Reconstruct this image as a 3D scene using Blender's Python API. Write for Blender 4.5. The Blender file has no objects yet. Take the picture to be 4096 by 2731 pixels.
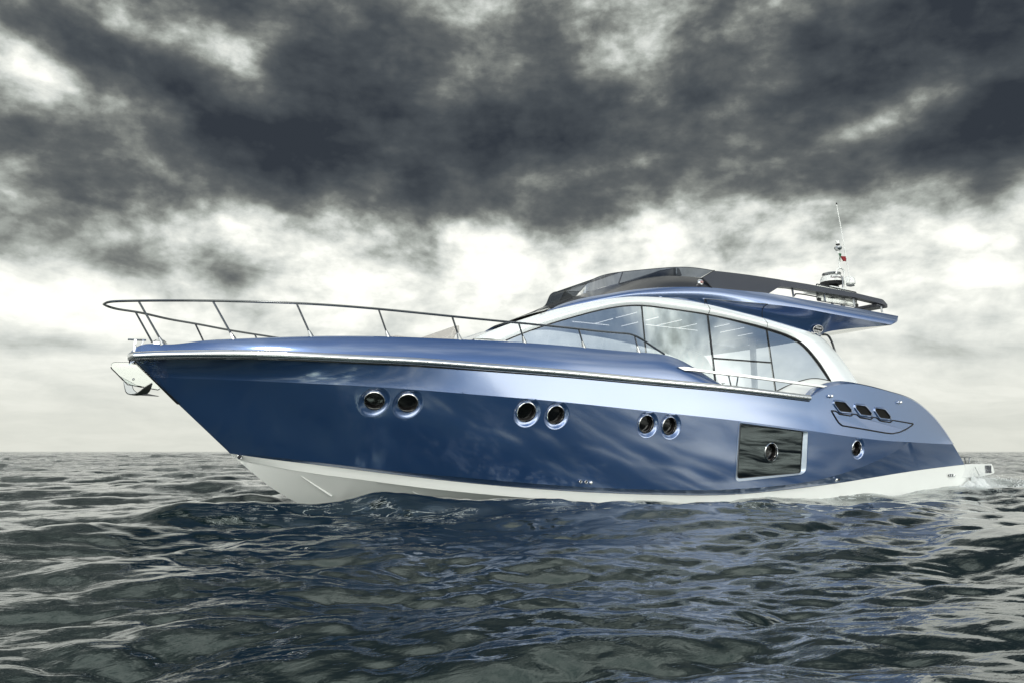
import bpy, math, random
import numpy as np
from mathutils import Vector, Matrix
C = bpy.context.scene
COL = C.collection
R_ = math.radians

# ------------------------------------------------------------------ camera
# world axes: x runs aft along the yacht, y to starboard (away from the camera), z up, sea level z = 0
YAW = R_(29.0)
FPX = 2960.6                                   # focal length in pixels of a 4096 wide frame
PITCH = math.atan((1804 - 1365.5) / FPX)
CAM = np.array([0.0, -11.3, 0.8])
FW = np.array([math.sin(YAW) * math.cos(PITCH), math.cos(YAW) * math.cos(PITCH), math.sin(PITCH)])
RT = np.array([math.cos(YAW), -math.sin(YAW), 0.0])
UP = np.cross(RT, FW)
cd = bpy.data.cameras.new('camera')
cd.sensor_width = 36.0
cd.lens = FPX / 4096 * 36.0
cd.clip_start = 0.05
cd.clip_end = 20000
cam = bpy.data.objects.new('camera', cd)
COL.objects.link(cam)
m = Matrix(((RT[0], UP[0], -FW[0], CAM[0]), (RT[1], UP[1], -FW[1], CAM[1]), (RT[2], UP[2], -FW[2], CAM[2]), (0, 0, 0, 1)))
cam.matrix_world = m
C.camera = cam
C.view_settings.view_transform = 'Standard'
C.view_settings.look = 'None'
C.view_settings.exposure = 0.0
C.view_settings.gamma = 1.0

# ------------------------------------------------------------------ node helpers
class NT:
    def __init__(s, tree): s.t = tree; s.n = tree.nodes; s.l = tree.links
    def node(s, typ, **kw):
        n = s.n.new(typ)
        for k, v in kw.items(): setattr(n, k, v)
        return n
    def put(s, sock, v):
        if isinstance(v, bpy.types.NodeSocket): s.l.new(v, sock)
        else: sock.default_value = v
    def m(s, op, a, b=0.0, c=0.0, clamp=False):
        n = s.n.new('ShaderNodeMath'); n.operation = op; n.use_clamp = clamp
        s.put(n.inputs[0], a); s.put(n.inputs[1], b)
        if op in ('MULTIPLY_ADD', 'SMOOTH_MIN', 'SMOOTH_MAX'): s.put(n.inputs[2], c)
        return n.outputs[0]
    def vm(s, op, a, b=(0, 0, 0), scale=None):
        n = s.n.new('ShaderNodeVectorMath'); n.operation = op
        s.put(n.inputs[0], a)
        if scale is not None: s.put(n.inputs[3], scale)
        else: s.put(n.inputs[1], b)
        return n.outputs['Value'] if op in ('DOT_PRODUCT', 'LENGTH') else n.outputs[0]
    def comb(s, x, y, z):
        n = s.n.new('ShaderNodeCombineXYZ')
        s.put(n.inputs[0], x); s.put(n.inputs[1], y); s.put(n.inputs[2], z); return n.outputs[0]
    def noise(s, vec, scale, detail=8, rough=.55, dist=0.0, lac=2.0):
        n = s.n.new('ShaderNodeTexNoise'); n.noise_dimensions = '3D'
        s.put(n.inputs['Vector'], vec); n.inputs['Scale'].default_value = scale
        n.inputs['Detail'].default_value = detail; n.inputs['Roughness'].default_value = rough
        n.inputs['Distortion'].default_value = dist; n.inputs['Lacunarity'].default_value = lac
        return n.outputs['Fac']
    def smooth(s, v, lo, hi, a=0.0, b=1.0):
        n = s.n.new('ShaderNodeMapRange'); n.interpolation_type = 'SMOOTHSTEP'
        s.put(n.inputs['Value'], v)
        n.inputs['From Min'].default_value = lo; n.inputs['From Max'].default_value = hi
        n.inputs['To Min'].default_value = a; n.inputs['To Max'].default_value = b
        return n.outputs[0]
    def ramp(s, v, stops, interp='LINEAR'):
        n = s.n.new('ShaderNodeValToRGB'); r = n.color_ramp; r.interpolation = interp
        while len(r.elements) < len(stops): r.elements.new(0.5)
        for e, (p, c) in zip(r.elements, stops): e.position = p; e.color = (*c, 1)
        s.put(n.inputs[0], v); return n.outputs[0]
    def mix(s, f, a, b, typ='RGBA'):
        n = s.n.new('ShaderNodeMix'); n.data_type = typ
        s.put(n.inputs[0], f)
        ia, ib = ([i for i in n.inputs if i.name == 'A' and i.enabled][0], [i for i in n.inputs if i.name == 'B' and i.enabled][0])
        s.put(ia, a); s.put(ib, b)
        return [o for o in n.outputs if o.enabled][0]

# ------------------------------------------------------------------ world: stormy sky
def px_dir(px, py):                              # a pixel of the 2352 wide view of the photograph -> azimuth, elevation
    k = 4096 / 2352
    d = FW * FPX + RT * (px * k - 2048) - UP * (py * k - 1365.5)
    d = d / np.linalg.norm(d)
    Fg = np.array([math.sin(YAW), math.cos(YAW), 0]); 
    return math.atan2(d @ RT, d @ Fg), math.asin(d[2])

world = bpy.data.worlds.new('World'); C.world = world; world.use_nodes = True
w = NT(world.node_tree)
for n in list(w.n): w.n.remove(n)
SUN_EL, SUN_AZ_VEC = R_(38), np.array([-0.55, -0.60])      # the sun stands over the bow, to the camera's left and behind it
geo = w.node('ShaderNodeTexCoord').outputs['Generated']
dirv = w.vm('NORMALIZE', geo)
xr = w.vm('DOT_PRODUCT', dirv, tuple(RT))
yf = w.vm('DOT_PRODUCT', dirv, (math.sin(YAW), math.cos(YAW), 0))
sz = w.vm('DOT_PRODUCT', dirv, (0, 0, 1))
az = w.m('ARCTAN2', xr, yf)
el = w.m('ARCSINE', sz)
zz = w.m('ADD', w.m('MAXIMUM', sz, 0.0), 0.16)
px_ = w.m('DIVIDE', xr, zz); py_ = w.m('DIVIDE', yf, zz)
plane = w.comb(px_, py_, 3.7)
warp = w.node('ShaderNodeTexNoise'); w.put(warp.inputs['Vector'], plane); warp.inputs['Scale'].default_value = 0.9; warp.inputs['Detail'].default_value = 3
wv = w.vm('SCALE', w.vm('SUBTRACT', warp.outputs['Color'], (.5, .5, .5)), scale=0.85)
pl2 = w.vm('ADD', plane, wv)
n_big = w.noise(pl2, 0.85, 8, .50)
# streaky veil drawn out towards the right of the view
ang = w.comb(w.m('MULTIPLY', az, 2.0), w.m('MULTIPLY', el, 9.0), 1.3)
ang2 = w.vm('ADD', ang, w.vm('SCALE', w.vm('SUBTRACT', warp.outputs['Color'], (.5, .5, .5)), scale=1.6))
n_str = w.noise(ang2, 1.6, 7, .6)
wv2 = w.vm('SCALE', wv, scale=.30)
n_puff = w.noise(w.vm('ADD', w.comb(w.m('MULTIPLY', az, 5.0), w.m('MULTIPLY', el, 7.5), 7.1), wv2), 1.25, 9, .58, 0.25)

BLOBS = [   # cx, cy, rx, ry (pixels of the 2352 view), tilt in degrees, amount (+ darker, - brighter)
    (350, 420, 520, 130, -4, .42), (760, 330, 330, 150, 0, .26), (1000, 230, 420, 130, 0, .2), (250, 130, 240, 70, 20, .34),
    (1700, 260, 500, 110, -14, .30), (2320, 230, 300, 230, -20, .50), (1350, 300, 260, 90, -10, .22), (2050, 380, 360, 60, -6, .22), (1980, 60, 500, 60, 24, .15),
    (1480, 420, 560, 45, -14, .16), (60, 520, 300, 60, 10, .2), (860, 60, 300, 110, 0, .22), (1250, 200, 120, 90, 0, .18),
    (520, 150, 110, 50, 25, -.40), (150, 215, 150, 50, 30, -.36), (340, 245, 90, 28, 10, -.25), (200, 25, 170, 36, 10, -.22), (590, 95, 60, 30, -25, -.30), (60, 170, 60, 60, 40, -.16), (1080, 60, 60, 70, 0, -.26), (815, 50, 40, 26, 0, -.2),
    (1720, 235, 150, 26, -18, -.2), (2000, 290, 240, 24, -14, -.22), (2180, 130, 300, 18, 30, -.14),
    (1000, 590, 380, 80, 0, -.11), (1250, 560, 300, 50, 5, -.14), (560, 500, 220, 36, -5, -.20), (150, 700, 200, 60, 0, -.12), (2000, 690, 380, 80, 0, -.10), (1400, 380, 230, 20, -8, -.18),
    (620, 600, 260, 32, -4, .20), (180, 590, 200, 34, 5, .22), (760, 660, 300, 26, 8, .08), (1500, 590, 320, 26, 0, .12), (1980, 600, 260, 30, 4, .16), (100, 790, 200, 28, 0, .18), (2100, 800, 260, 26, 6, .08)]
acc = None
for (cx, cy, rx, ry, tl, am) in BLOBS:
    a0, e0 = px_dir(cx, cy)
    dx = w.m('MULTIPLY', w.m('SUBTRACT', az, a0), math.cos(e0))
    dy = w.m('SUBTRACT', el, e0)
    c_, s_ = math.cos(R_(tl)), math.sin(R_(tl))
    u = w.m('ADD', w.m('MULTIPLY', dx, c_ / (rx / 1700)), w.m('MULTIPLY', dy, -s_ / (rx / 1700)))
    v = w.m('ADD', w.m('MULTIPLY', dx, s_ / (ry / 1700)), w.m('MULTIPLY', dy, c_ / (ry / 1700)))
    q = w.m('ADD', w.m('MULTIPLY', u, u), w.m('MULTIPLY', v, v))
    g = w.m('MULTIPLY', w.m('POWER', 2.71828, w.m('MULTIPLY', q, -0.9)), am * (.72 if am > 0 else 1.0))
    acc = g if acc is None else w.m('ADD', acc, g)
front = w.smooth(yf, -0.10, 0.38)
rear = w.m('SUBTRACT', 1.0, front)
base_f = w.m('SUBTRACT', w.smooth(el, R_(13), R_(24), .18, .46), w.smooth(el, R_(33), R_(48), 0.0, .27))
base_b = w.smooth(el, R_(2), R_(50), .06, .34)
base = w.m('ADD', w.m('MULTIPLY', base_f, front), w.m('MULTIPLY', base_b, w.m('SUBTRACT', 1.0, front)))
hi_amp = w.smooth(el, R_(1), R_(19), .18, 1.0)
hi_amp = w.m('MULTIPLY', hi_amp, w.m('MULTIPLY_ADD', front, .4, .6))
dens = w.m('ADD', base, w.m('MULTIPLY', acc, front))
dens = w.m('ADD', dens, w.m('MULTIPLY', w.m('MULTIPLY', w.m('SUBTRACT', n_big, .5), 1.0), hi_amp))
dens = w.m('ADD', dens, w.m('MULTIPLY', w.m('MULTIPLY', w.m('SUBTRACT', n_puff, .5), .70), hi_amp))
dens = w.m('ADD', dens, w.m('MULTIPLY', w.m('SUBTRACT', n_str, .5), .44))
vo = w.node('ShaderNodeTexVoronoi'); vo.voronoi_dimensions = '2D'; vo.feature = 'SMOOTH_F1'; vo.normalize = True
w.put(vo.inputs['Vector'], w.vm('ADD', w.comb(w.m('MULTIPLY', az, 5.0), w.m('MULTIPLY', el, 7.5), 4.4), w.vm('SCALE', wv, scale=.8)))
vo.inputs['Scale'].default_value = 1.5; vo.inputs['Detail'].default_value = 3; vo.inputs['Roughness'].default_value = .6; vo.inputs['Smoothness'].default_value = .35
dens = w.m('ADD', dens, w.m('MULTIPLY', w.m('MULTIPLY', w.m('SUBTRACT', vo.outputs['Distance'], .32), .75), hi_amp))
n_fine = w.noise(w.vm('ADD', w.comb(w.m('MULTIPLY', az, 5.0), w.m('MULTIPLY', el, 7.5), 2.2), wv2), 3.0, 9, .60, .10)
dens = w.m('ADD', dens, w.m('MULTIPLY', w.m('MULTIPLY', w.m('SUBTRACT', n_fine, .5), w.smooth(dens, .35, .85, .85, .5)), hi_amp))
dens = w.m('SUBTRACT', dens, w.m('MULTIPLY', w.m('MAXIMUM', w.m('SUBTRACT', dens, .64), 0.0), .34))   # heavy cloud keeps its texture
dens = w.m('ADD', w.m('MAXIMUM', dens, .10), w.m('MULTIPLY', w.m('MINIMUM', w.m('SUBTRACT', dens, .10), 0.0), .45))
cloud = w.ramp(dens, [(0.0, (1.25, 1.25, 1.17)), (.13, (.93, .945, .88)), (.26, (.66, .69, .655)), (.36, (.42, .45, .418)), (.48, (.225, .240, .226)),
                      (.60, (.128, .140, .142)), (.74, (.070, .082, .093)), (.90, (.034, .042, .054))])
horizon = w.smooth(el, R_(0.0), R_(9.0), 0.75, 0.0)
cloud = w.mix(horizon, cloud, (.68, .69, .615, 1))
# unseen bright cloud added low behind the camera to light the hull's reflections
added_bank = w.m('MULTIPLY', w.smooth(yf, -.24, -.06, 1, 0), w.smooth(el, R_(6), R_(24), 3.1, .8))
cloud = w.vm('SCALE', cloud, scale=w.m('ADD', 1.0, added_bank))
# clear blue gaps in the half of the sky behind the camera
sky = w.node('ShaderNodeTexSky'); sky.sky_type = 'NISHITA'; sky.sun_disc = False
sky.sun_elevation = SUN_EL
sky.sun_rotation = math.atan2(SUN_AZ_VEC[0], SUN_AZ_VEC[1])
bg_sky = w.node('ShaderNodeBackground'); w.put(bg_sky.inputs[0], sky.outputs[0]); bg_sky.inputs[1].default_value = 0.12
bg_cl = w.node('ShaderNodeBackground'); w.put(bg_cl.inputs[0], cloud); bg_cl.inputs[1].default_value = 1.0
gap = w.m('MULTIPLY', w.smooth(n_big, .44, .56), rear)
gap = w.m('MULTIPLY', gap, w.m('MAXIMUM', w.smooth(el, R_(6), R_(16), 0, .85), w.m('MULTIPLY', w.smooth(yf, -.34, -.14), w.smooth(el, R_(.5), R_(4), .3, .9))))
mx = w.node('ShaderNodeMixShader'); w.put(mx.inputs[0], gap); w.l.new(bg_cl.outputs[0], mx.inputs[1]); w.l.new(bg_sky.outputs[0], mx.inputs[2])
wo = w.node('ShaderNodeOutputWorld'); w.l.new(mx.outputs[0], wo.inputs[0])
world.cycles.sampling_method = 'MANUAL'; world.cycles.sample_map_resolution = 512

# ------------------------------------------------------------------ sun
sl = bpy.data.lights.new('sun', 'SUN'); sl.energy = 1.05; sl.angle = R_(12); sl.color = (1.0, .97, .90)
so = bpy.data.objects.new('sun', sl); COL.objects.link(so)
sd = Vector((SUN_AZ_VEC[0], SUN_AZ_VEC[1], 0)).normalized() * math.cos(SUN_EL) + Vector((0, 0, math.sin(SUN_EL)))
so.rotation_euler = sd.to_track_quat('Z', 'Y').to_euler()

# ------------------------------------------------------------------ materials
def new_mat(name):
    mt = bpy.data.materials.new(name); mt.use_nodes = True
    t = NT(mt.node_tree); bs = mt.node_tree.nodes['Principled BSDF']
    return mt, t, bs
def pmat(name, col, rough=.5, metal=0.0, coat=0.0, crough=.05, spec=.5, var=0.0, vscale=3.0, bump=0.0, bscale=20.0):
    mt, t, bs = new_mat(name)
    bs.inputs['Base Color'].default_value = (*col, 1); bs.inputs['Roughness'].default_value = rough
    bs.inputs['Metallic'].default_value = metal; bs.inputs['Coat Weight'].default_value = coat
    bs.inputs['Coat Roughness'].default_value = crough; bs.inputs['Specular IOR Level'].default_value = spec
    oc = t.node('ShaderNodeTexCoord').outputs['Object']
    if var > 0:
        f = t.noise(oc, vscale, 6, .6)
        dk = tuple(c * (1 - var) for c in col); lt = tuple(min(1, c * (1 + var)) for c in col)
        t.put(bs.inputs['Base Color'], t.mix(f, (*dk, 1), (*lt, 1)))
        rr = t.m('MULTIPLY_ADD', f, rough * .5, rough * .75); t.put(bs.inputs['Roughness'], rr)
    if bump > 0:
        b = t.node('ShaderNodeBump'); b.inputs['Strength'].default_value = bump; b.inputs['Distance'].default_value = .01
        t.put(b.inputs['Height'], t.noise(oc, bscale, 4, .5)); t.l.new(b.outputs[0], bs.inputs['Normal'])
    return mt
M = {}
def blue_paint():
    mt, t, bs = new_mat('metallic_blue_paint')
    oc = t.node('ShaderNodeTexCoord').outputs['Object']
    fl = t.noise(oc, 900, 1, .5)
    bs.inputs['Metallic'].default_value = .70
    t.put(bs.inputs['Base Color'], t.mix(fl, (.034, .102, .285, 1), (.045, .128, .35, 1)))
    t.put(bs.inputs['Roughness'], t.m('MULTIPLY_ADD', t.noise(oc, 2.0, 3, .5), .05, .27))
    bs.inputs['Coat Weight'].default_value = 1.0; bs.inputs['Coat Roughness'].default_value = .12; bs.inputs['Coat IOR'].default_value = 2.6
    b = t.node('ShaderNodeBump'); b.inputs['Strength'].default_value = .07; b.inputs['Distance'].default_value = .01
    t.put(b.inputs['Height'], t.noise(oc, 1.1, 2, .5)); t.l.new(b.outputs[0], bs.inputs['Coat Normal'])
    return mt
M['blue'] = blue_paint()
M['white'] = pmat('white_gelcoat', (.78, .80, .78), .30, 0, .6, .05, var=.03, vscale=1.5)
M['arch'] = pmat('silver_white_paint', (.82, .86, .86), .30, .15, 1.0, .04, var=.02)
M['bottom'] = pmat('white_antifouling', (.84, .86, .83), .42, 0, .25, .15, var=.04, vscale=1.0)
M['chrome'] = pmat('polished_steel', (.74, .75, .76), .09, 1.0, bump=.05, bscale=8)
M['steel'] = pmat('stainless_steel', (.19, .20, .21), .14, 1.0)
M['dull'] = pmat('cast_steel', (.42, .43, .44), .2, 1.0)
M['black'] = pmat('black_rubber', (.008, .008, .010), .45)
M['char'] = pmat('charcoal_panel', (.028, .032, .045), .38, .0, .35, .2, var=.08)
M['charg'] = pmat('gloss_charcoal', (.010, .012, .018), .30, .0, .35, .05)
M['dark'] = pmat('dark_interior', (.004, .004, .004), .6)
M['cush'] = pmat('cream_upholstery', (.50, .48, .45), .75, var=.05, bump=.2, bscale=60)
M['deck'] = pmat('deck_gelcoat', (.62, .63, .60), .6, var=.04)
M['inter'] = pmat('cabin_lining', (.66, .70, .72), .6)
M['wood'] = pmat('cabin_floor', (.20, .12, .07), .4, var=.3, vscale=6)
def glass(name, tint, refl, rough=.0, rcol=(1, 1, 1)):
    mt = bpy.data.materials.new(name); mt.use_nodes = True; t = NT(mt.node_tree)
    for n in list(t.n): t.n.remove(n)
    tr = t.node('ShaderNodeBsdfTransparent'); tr.inputs[0].default_value = (*tint, 1)
    gl = t.node('ShaderNodeBsdfGlossy'); gl.inputs['Color'].default_value = (*rcol, 1); gl.inputs['Roughness'].default_value = rough
    fr = t.node('ShaderNodeFresnel'); fr.inputs['IOR'].default_value = 1.5
    f = t.m('MULTIPLY_ADD', fr.outputs[0], .9, refl, clamp=True)
    mxs = t.node('ShaderNodeMixShader'); t.put(mxs.inputs[0], f)
    t.l.new(tr.outputs[0], mxs.inputs[1]); t.l.new(gl.outputs[0], mxs.inputs[2])
    o = t.node('ShaderNodeOutputMaterial'); t.l.new(mxs.outputs[0], o.inputs[0])
    return mt
M['glass'] = glass('coated_window_glass', (.90, .95, .97), .50, 0, (.90, .97, 1.0))
M['farglass'] = glass('far_window_glass', (.95, .97, .97), .02)
M['smoke'] = glass('smoked_glass', (.20, .22, .25), .06)
M['clear'] = glass('clear_acrylic', (.93, .95, .93), .0)
M['mirror'] = pmat('dark_mirror_glass', (.085, .098, .10), .015, 1.0)
M['port'] = pmat('porthole_glass', (.003, .003, .003), .03, 0, 0)
M['lens'] = pmat('red_lens', (.20, .01, .01), .1, coat=1)
def emis(name, col, st):
    mt, t, bs = new_mat(name); bs.inputs['Emission Color'].default_value = (*col, 1); bs.inputs['Emission Strength'].default_value = st; return mt
M['led'] = emis('led_strip', (1, .97, .92), 1.2)

# ------------------------------------------------------------------ geometry helpers
def spline1(xs, ys):
    xs = np.array(xs, float); ys = np.array(ys, float); n = len(xs)
    h = np.diff(xs); A = np.zeros((n, n)); b = np.zeros(n); A[0, 0] = A[-1, -1] = 1
    for i in range(1, n - 1):
        A[i, i - 1] = h[i - 1]; A[i, i] = 2 * (h[i - 1] + h[i]); A[i, i + 1] = h[i]
        b[i] = 6 * ((ys[i + 1] - ys[i]) / h[i] - (ys[i] - ys[i - 1]) / h[i - 1])
    mm = np.linalg.solve(A, b)
    def f(x):
        x = float(x)
        if x <= xs[0]:
            d = (ys[1] - ys[0]) / h[0] - h[0] * (2 * mm[0] + mm[1]) / 6; return ys[0] + d * (x - xs[0])
        if x >= xs[-1]:
            d = (ys[-1] - ys[-2]) / h[-1] + h[-1] * (mm[-2] + 2 * mm[-1]) / 6; return ys[-1] + d * (x - xs[-1])
        i = int(np.searchsorted(xs, x)) - 1; i = max(0, min(n - 2, i)); a = xs[i + 1] - x; c = x - xs[i]
        return (mm[i] * a**3 + mm[i + 1] * c**3) / (6 * h[i]) + (ys[i] / h[i] - mm[i] * h[i] / 6) * a + (ys[i + 1] / h[i] - mm[i + 1] * h[i] / 6) * c
    return f
def sq(xs, ys, x0):                              # half breadth with a rounded start at x0
    f = spline1([math.sqrt(max(0, x - x0)) for x in xs], ys)
    return lambda x: f(math.sqrt(max(0, x - x0)))
def ray(p):
    return FW * FPX + RT * (p[0] - 2048) - UP * (p[1] - 1365.5)
def unproj(p, B):                                # pixel of the 4096 wide photograph onto the port surface y = -B(x, z)
    d = ray(p); y = -1.5
    for _ in range(60):
        t = (y - CAM[1]) / d[1]; X = CAM + t * d
        yn = -(B(X[0], X[2]) if callable(B) else B)
        y = y + .6 * (yn - y)
    t = (y - CAM[1]) / d[1]; return CAM + t * d
def catmull(P, n):
    P = np.array(P, float)
    if len(P) == 2: return np.array([P[0] + (P[1] - P[0]) * t for t in np.linspace(0, 1, n)])
    d = np.r_[0, np.cumsum(np.linalg.norm(np.diff(P, axis=0), axis=1))]
    fs = [spline1(d, P[:, k]) for k in range(P.shape[1])] if len(P) > 2 else None
    tt = np.linspace(0, d[-1], n)
    return np.array([[f(t) for f in fs] for t in tt])
def resample(P, n):
    P = np.array(P, float); d = np.r_[0, np.cumsum(np.linalg.norm(np.diff(P, axis=0), axis=1))]
    tt = np.linspace(0, d[-1], n)
    return np.stack([np.interp(tt, d, P[:, k]) for k in range(3)], 1)
def curve(pts, B, n=80, smooth=True):
    pp = catmull(pts, n) if smooth and len(pts) > 2 else resample(np.c_[np.array(pts, float), np.zeros(len(pts))], n)[:, :2]
    return np.array([unproj(p, B) for p in pp])
def mir(P): P = np.array(P, float).copy(); P[..., 1] *= -1; return P

class MB:
    def __init__(s): s.v = []; s.f = []; s.k = 0
    def add(s, V, F, flip=False):
        o = s.k; s.v.append(np.array(V, float).reshape(-1, 3)); s.k += len(s.v[-1])
        for f in F:
            f = tuple(int(i) + o for i in f); s.f.append(f[::-1] if flip else f)
        return s
    def grid(s, G, flip=False, closev=False):
        G = np.array(G, float); nv, nu, _ = G.shape; F = []
        for j in range(nv if closev else nv - 1):
            j2 = (j + 1) % nv
            for i in range(nu - 1): F.append((j * nu + i, j * nu + i + 1, j2 * nu + i + 1, j2 * nu + i))
        return s.add(G.reshape(-1, 3), F, flip)
    def both(s, G):
        s.grid(G); s.grid(mir(G), True); return s
    def tube(s, P, r, n=10, cap=True, flat=None):
        P = np.array(P, float); N = len(P); r = np.full(N, r) if np.isscalar(r) else np.array(r)
        T = np.gradient(P, axis=0); T /= np.linalg.norm(T, axis=1)[:, None] + 1e-12
        ref = np.array([0, 0, 1.0]) if abs(T[0][2]) < .9 else np.array([1.0, 0, 0])
        u = np.cross(T[0], ref); u /= np.linalg.norm(u); V = []
        for i in range(N):
            u = u - T[i] * (u @ T[i]); u /= np.linalg.norm(u); vv = np.cross(T[i], u)
            for k in range(n):
                a = 2 * math.pi * k / n; a1, a2 = math.cos(a), math.sin(a)
                if flat: a1 *= flat[0]; a2 *= flat[1]
                V.append(P[i] + r[i] * (u * a1 + vv * a2))
        F = []
        for i in range(N - 1):
            for k in range(n): F.append((i * n + k, i * n + (k + 1) % n, (i + 1) * n + (k + 1) % n, (i + 1) * n + k))
        if cap: F.append(tuple(range(n))[::-1]); F.append(tuple((N - 1) * n + k for k in range(n)))
        return s.add(V, F)
    def box(s, c, d, rot=None):
        V = []; c = np.array(c)
        for sx in (-1, 1):
            for sy in (-1, 1):
                for sz_ in (-1, 1):
                    q = np.array([sx * d[0] / 2, sy * d[1] / 2, sz_ * d[2] / 2]); q = rot @ q if rot is not None else q; V.append(c + q)
        return s.add(V, [(0, 1, 3, 2), (4, 6, 7, 5), (0, 4, 5, 1), (2, 3, 7, 6), (0, 2, 6, 4), (1, 5, 7, 3)])
    def lathe(s, c, prof, n=32, axis=(0, 0, 1), cap=True):
        axis = np.array(axis, float); axis /= np.linalg.norm(axis); c = np.array(c, float)
        ref = np.array([1.0, 0, 0]) if abs(axis[0]) < .8 else np.array([0, 0, 1.0])
        u = np.cross(axis, ref); u /= np.linalg.norm(u); v = np.cross(axis, u); V = []
        for (r, h) in prof:
            for k in range(n):
                a = 2 * math.pi * k / n; V.append(c + axis * h + r * (u * math.cos(a) + v * math.sin(a)))
        F = []
        for j in range(len(prof) - 1):
            for k in range(n): F.append((j * n + k, j * n + (k + 1) % n, (j + 1) * n + (k + 1) % n, (j + 1) * n + k))
        if cap: F.append(tuple(range(n))[::-1]); F.append(tuple((len(prof) - 1) * n + k for k in range(n)))
        return s.add(V, F)
    def slab(s, P, dvec):                       # polygon extruded by dvec
        P = np.array(P, float); n = len(P); Q = P + np.array(dvec)
        F = [tuple(range(n))[::-1], tuple(range(n, 2 * n))]
        for i in range(n): F.append((i, (i + 1) % n, n + (i + 1) % n, n + i))
        return s.add(np.r_[P, Q], F)
    def build(s, name, mat, parent=None, smooth=True, sharp=35, bevel=0, label=None):
        me = bpy.data.meshes.new(name); V = np.concatenate(s.v)
        me.from_pydata(V.tolist(), [], s.f); me.update()
        import bmesh
        bm = bmesh.new(); bm.from_mesh(me)
        bmesh.ops.remove_doubles(bm, verts=bm.verts, dist=1e-5)
        bmesh.ops.dissolve_degenerate(bm, edges=bm.edges, dist=1e-6)
        bmesh.ops.recalc_face_normals(bm, faces=bm.faces)
        bm.to_mesh(me); bm.free()
        me.materials.append(mat if not isinstance(mat, str) else M[mat])
        if smooth:
            me.polygons.foreach_set('use_smooth', [True] * len(me.polygons))
            me.set_sharp_from_angle(angle=R_(sharp))
        o = bpy.data.objects.new(name, me); COL.objects.link(o)
        if parent is not None: o.parent = parent
        if bevel:
            b = o.modifiers.new('bevel', 'BEVEL'); b.width = bevel; b.segments = 2; b.limit_method = 'ANGLE'
        if label: o['label'] = label
        return o
def loft(rows, nu=100, nv=6):
    rows = [resample(r, nu) for r in rows]; out = []
    if len(rows) == 2:
        for t in np.linspace(0, 1, nv + 1): out.append(rows[0] * (1 - t) + rows[1] * t)
        return np.array(out)
    R3 = np.array(rows)                         # smooth through all the rows
    k = len(rows); ts = np.arange(k)
    A = np.array([spline_basis(ts, t) for t in np.linspace(0, k - 1, nv * (k - 1) + 1)])
    return np.einsum('tk,kuc->tuc', A, R3)
def spline_basis(ts, t):
    return np.array([spline1(ts, np.eye(len(ts))[i])(t) for i in range(len(ts))])
def arr(P): return np.array(P, float)
def empty(name, loc=(0, 0, 0)):
    o = bpy.data.objects.new(name, None); COL.objects.link(o); o.location = loc; o.empty_display_size = .3; return o
def tag(o, label=None, cat=None, kind=None, group=None):
    if label: o['label'] = label
    if cat: o['category'] = cat
    if kind: o['kind'] = kind
    if group: o['group'] = group
    return o

# ================================================================== YACHT
Y = empty('motor_yacht')
tag(Y, 'long blue motor yacht with white bottom and dark flybridge floating on the sea', 'yacht')

# ---- half breadths (metres) along the hull
B_rail = sq([.25, .5, .75, 1.2, 2.2, 3.2, 4.2, 5.5, 7, 9, 11, 13, 15, 17], [0, .40, .66, 1.06, 1.60, 1.90, 2.08, 2.21, 2.27, 2.29, 2.27, 2.21, 2.11, 1.98], .25)
B_kn = spline1([.55, 1.4, 2.2, 3.2, 4.2, 5.5, 7, 9, 11, 13, 15, 17], [0, .70, 1.29, 1.77, 2.035, 2.205, 2.275, 2.31, 2.30, 2.24, 2.13, 1.99])
B_L = spline1([1.615, 2.5, 3.2, 4.2, 5.5, 7, 9, 11, 13, 15, 17], [0, .66, 1.02, 1.41, 1.75, 1.97, 2.11, 2.16, 2.15, 2.06, 1.9])
B_W = spline1([1.64, 2.5, 3.2, 4.2, 5.5, 7, 9, 11, 13, 15, 17], [0, .58, .92, 1.30, 1.63, 1.84, 1.98, 2.03, 2.03, 1.98, 1.9])
B_C = spline1([1.80, 2.5, 3.2, 4.2, 5.5, 7, 9, 11, 13, 15, 17], [0, .50, .85, 1.24, 1.58, 1.80, 1.95, 2.00, 2.01, 1.96, 1.88])
f1 = lambda F, o=0.0: (lambda x, z: max(0.0, F(x) + o))
NU = 520

rail_px = [(522, 1421), (640, 1416), (800, 1414), (962, 1414), (1180, 1420), (1376, 1430), (1652, 1443), (1923, 1463), (2240, 1488), (2580, 1520), (2900, 1550), (3237, 1590)]
top_aft = [(3237, 1588), (3289, 1560), (3338, 1541), (3381, 1534), (3430, 1536), (3498, 1550), (3561, 1567), (3636, 1592), (3700, 1634), (3765, 1704), (3812, 1775)]
kn_px = [(600, 1507), (783, 1513), (1100, 1526), (1521, 1547), (1900, 1576), (2200, 1601), (2600, 1643), (2958, 1682), (3230, 1719), (3453, 1751), (3560, 1762), (3640, 1766)]
kn_aft = [(3640, 1766), (3730, 1772), (3812, 1775)]
L_px = [(912, 1803), (1060, 1822), (1250, 1845), (1445, 1868), (1700, 1894), (1900, 1912), (2200, 1937), (2600, 1956), (2868, 1957), (3136, 1938), (3300, 1911), (3439, 1869), (3566, 1812), (3640, 1766)]
W_px = [(919, 1812), (1060, 1832), (1221, 1852), (1445, 1880), (1735, 1915), (2048, 1946), (2350, 1967), (2657, 1978), (2919, 1977), (3136, 1958), (3354, 1930), (3659, 1881), (3859, 1856)]
C_px = [(950, 1838), (1221, 1887), (1445, 1917), (1642, 1943), (1900, 1971), (2200, 1996), (2600, 2020)]

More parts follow.
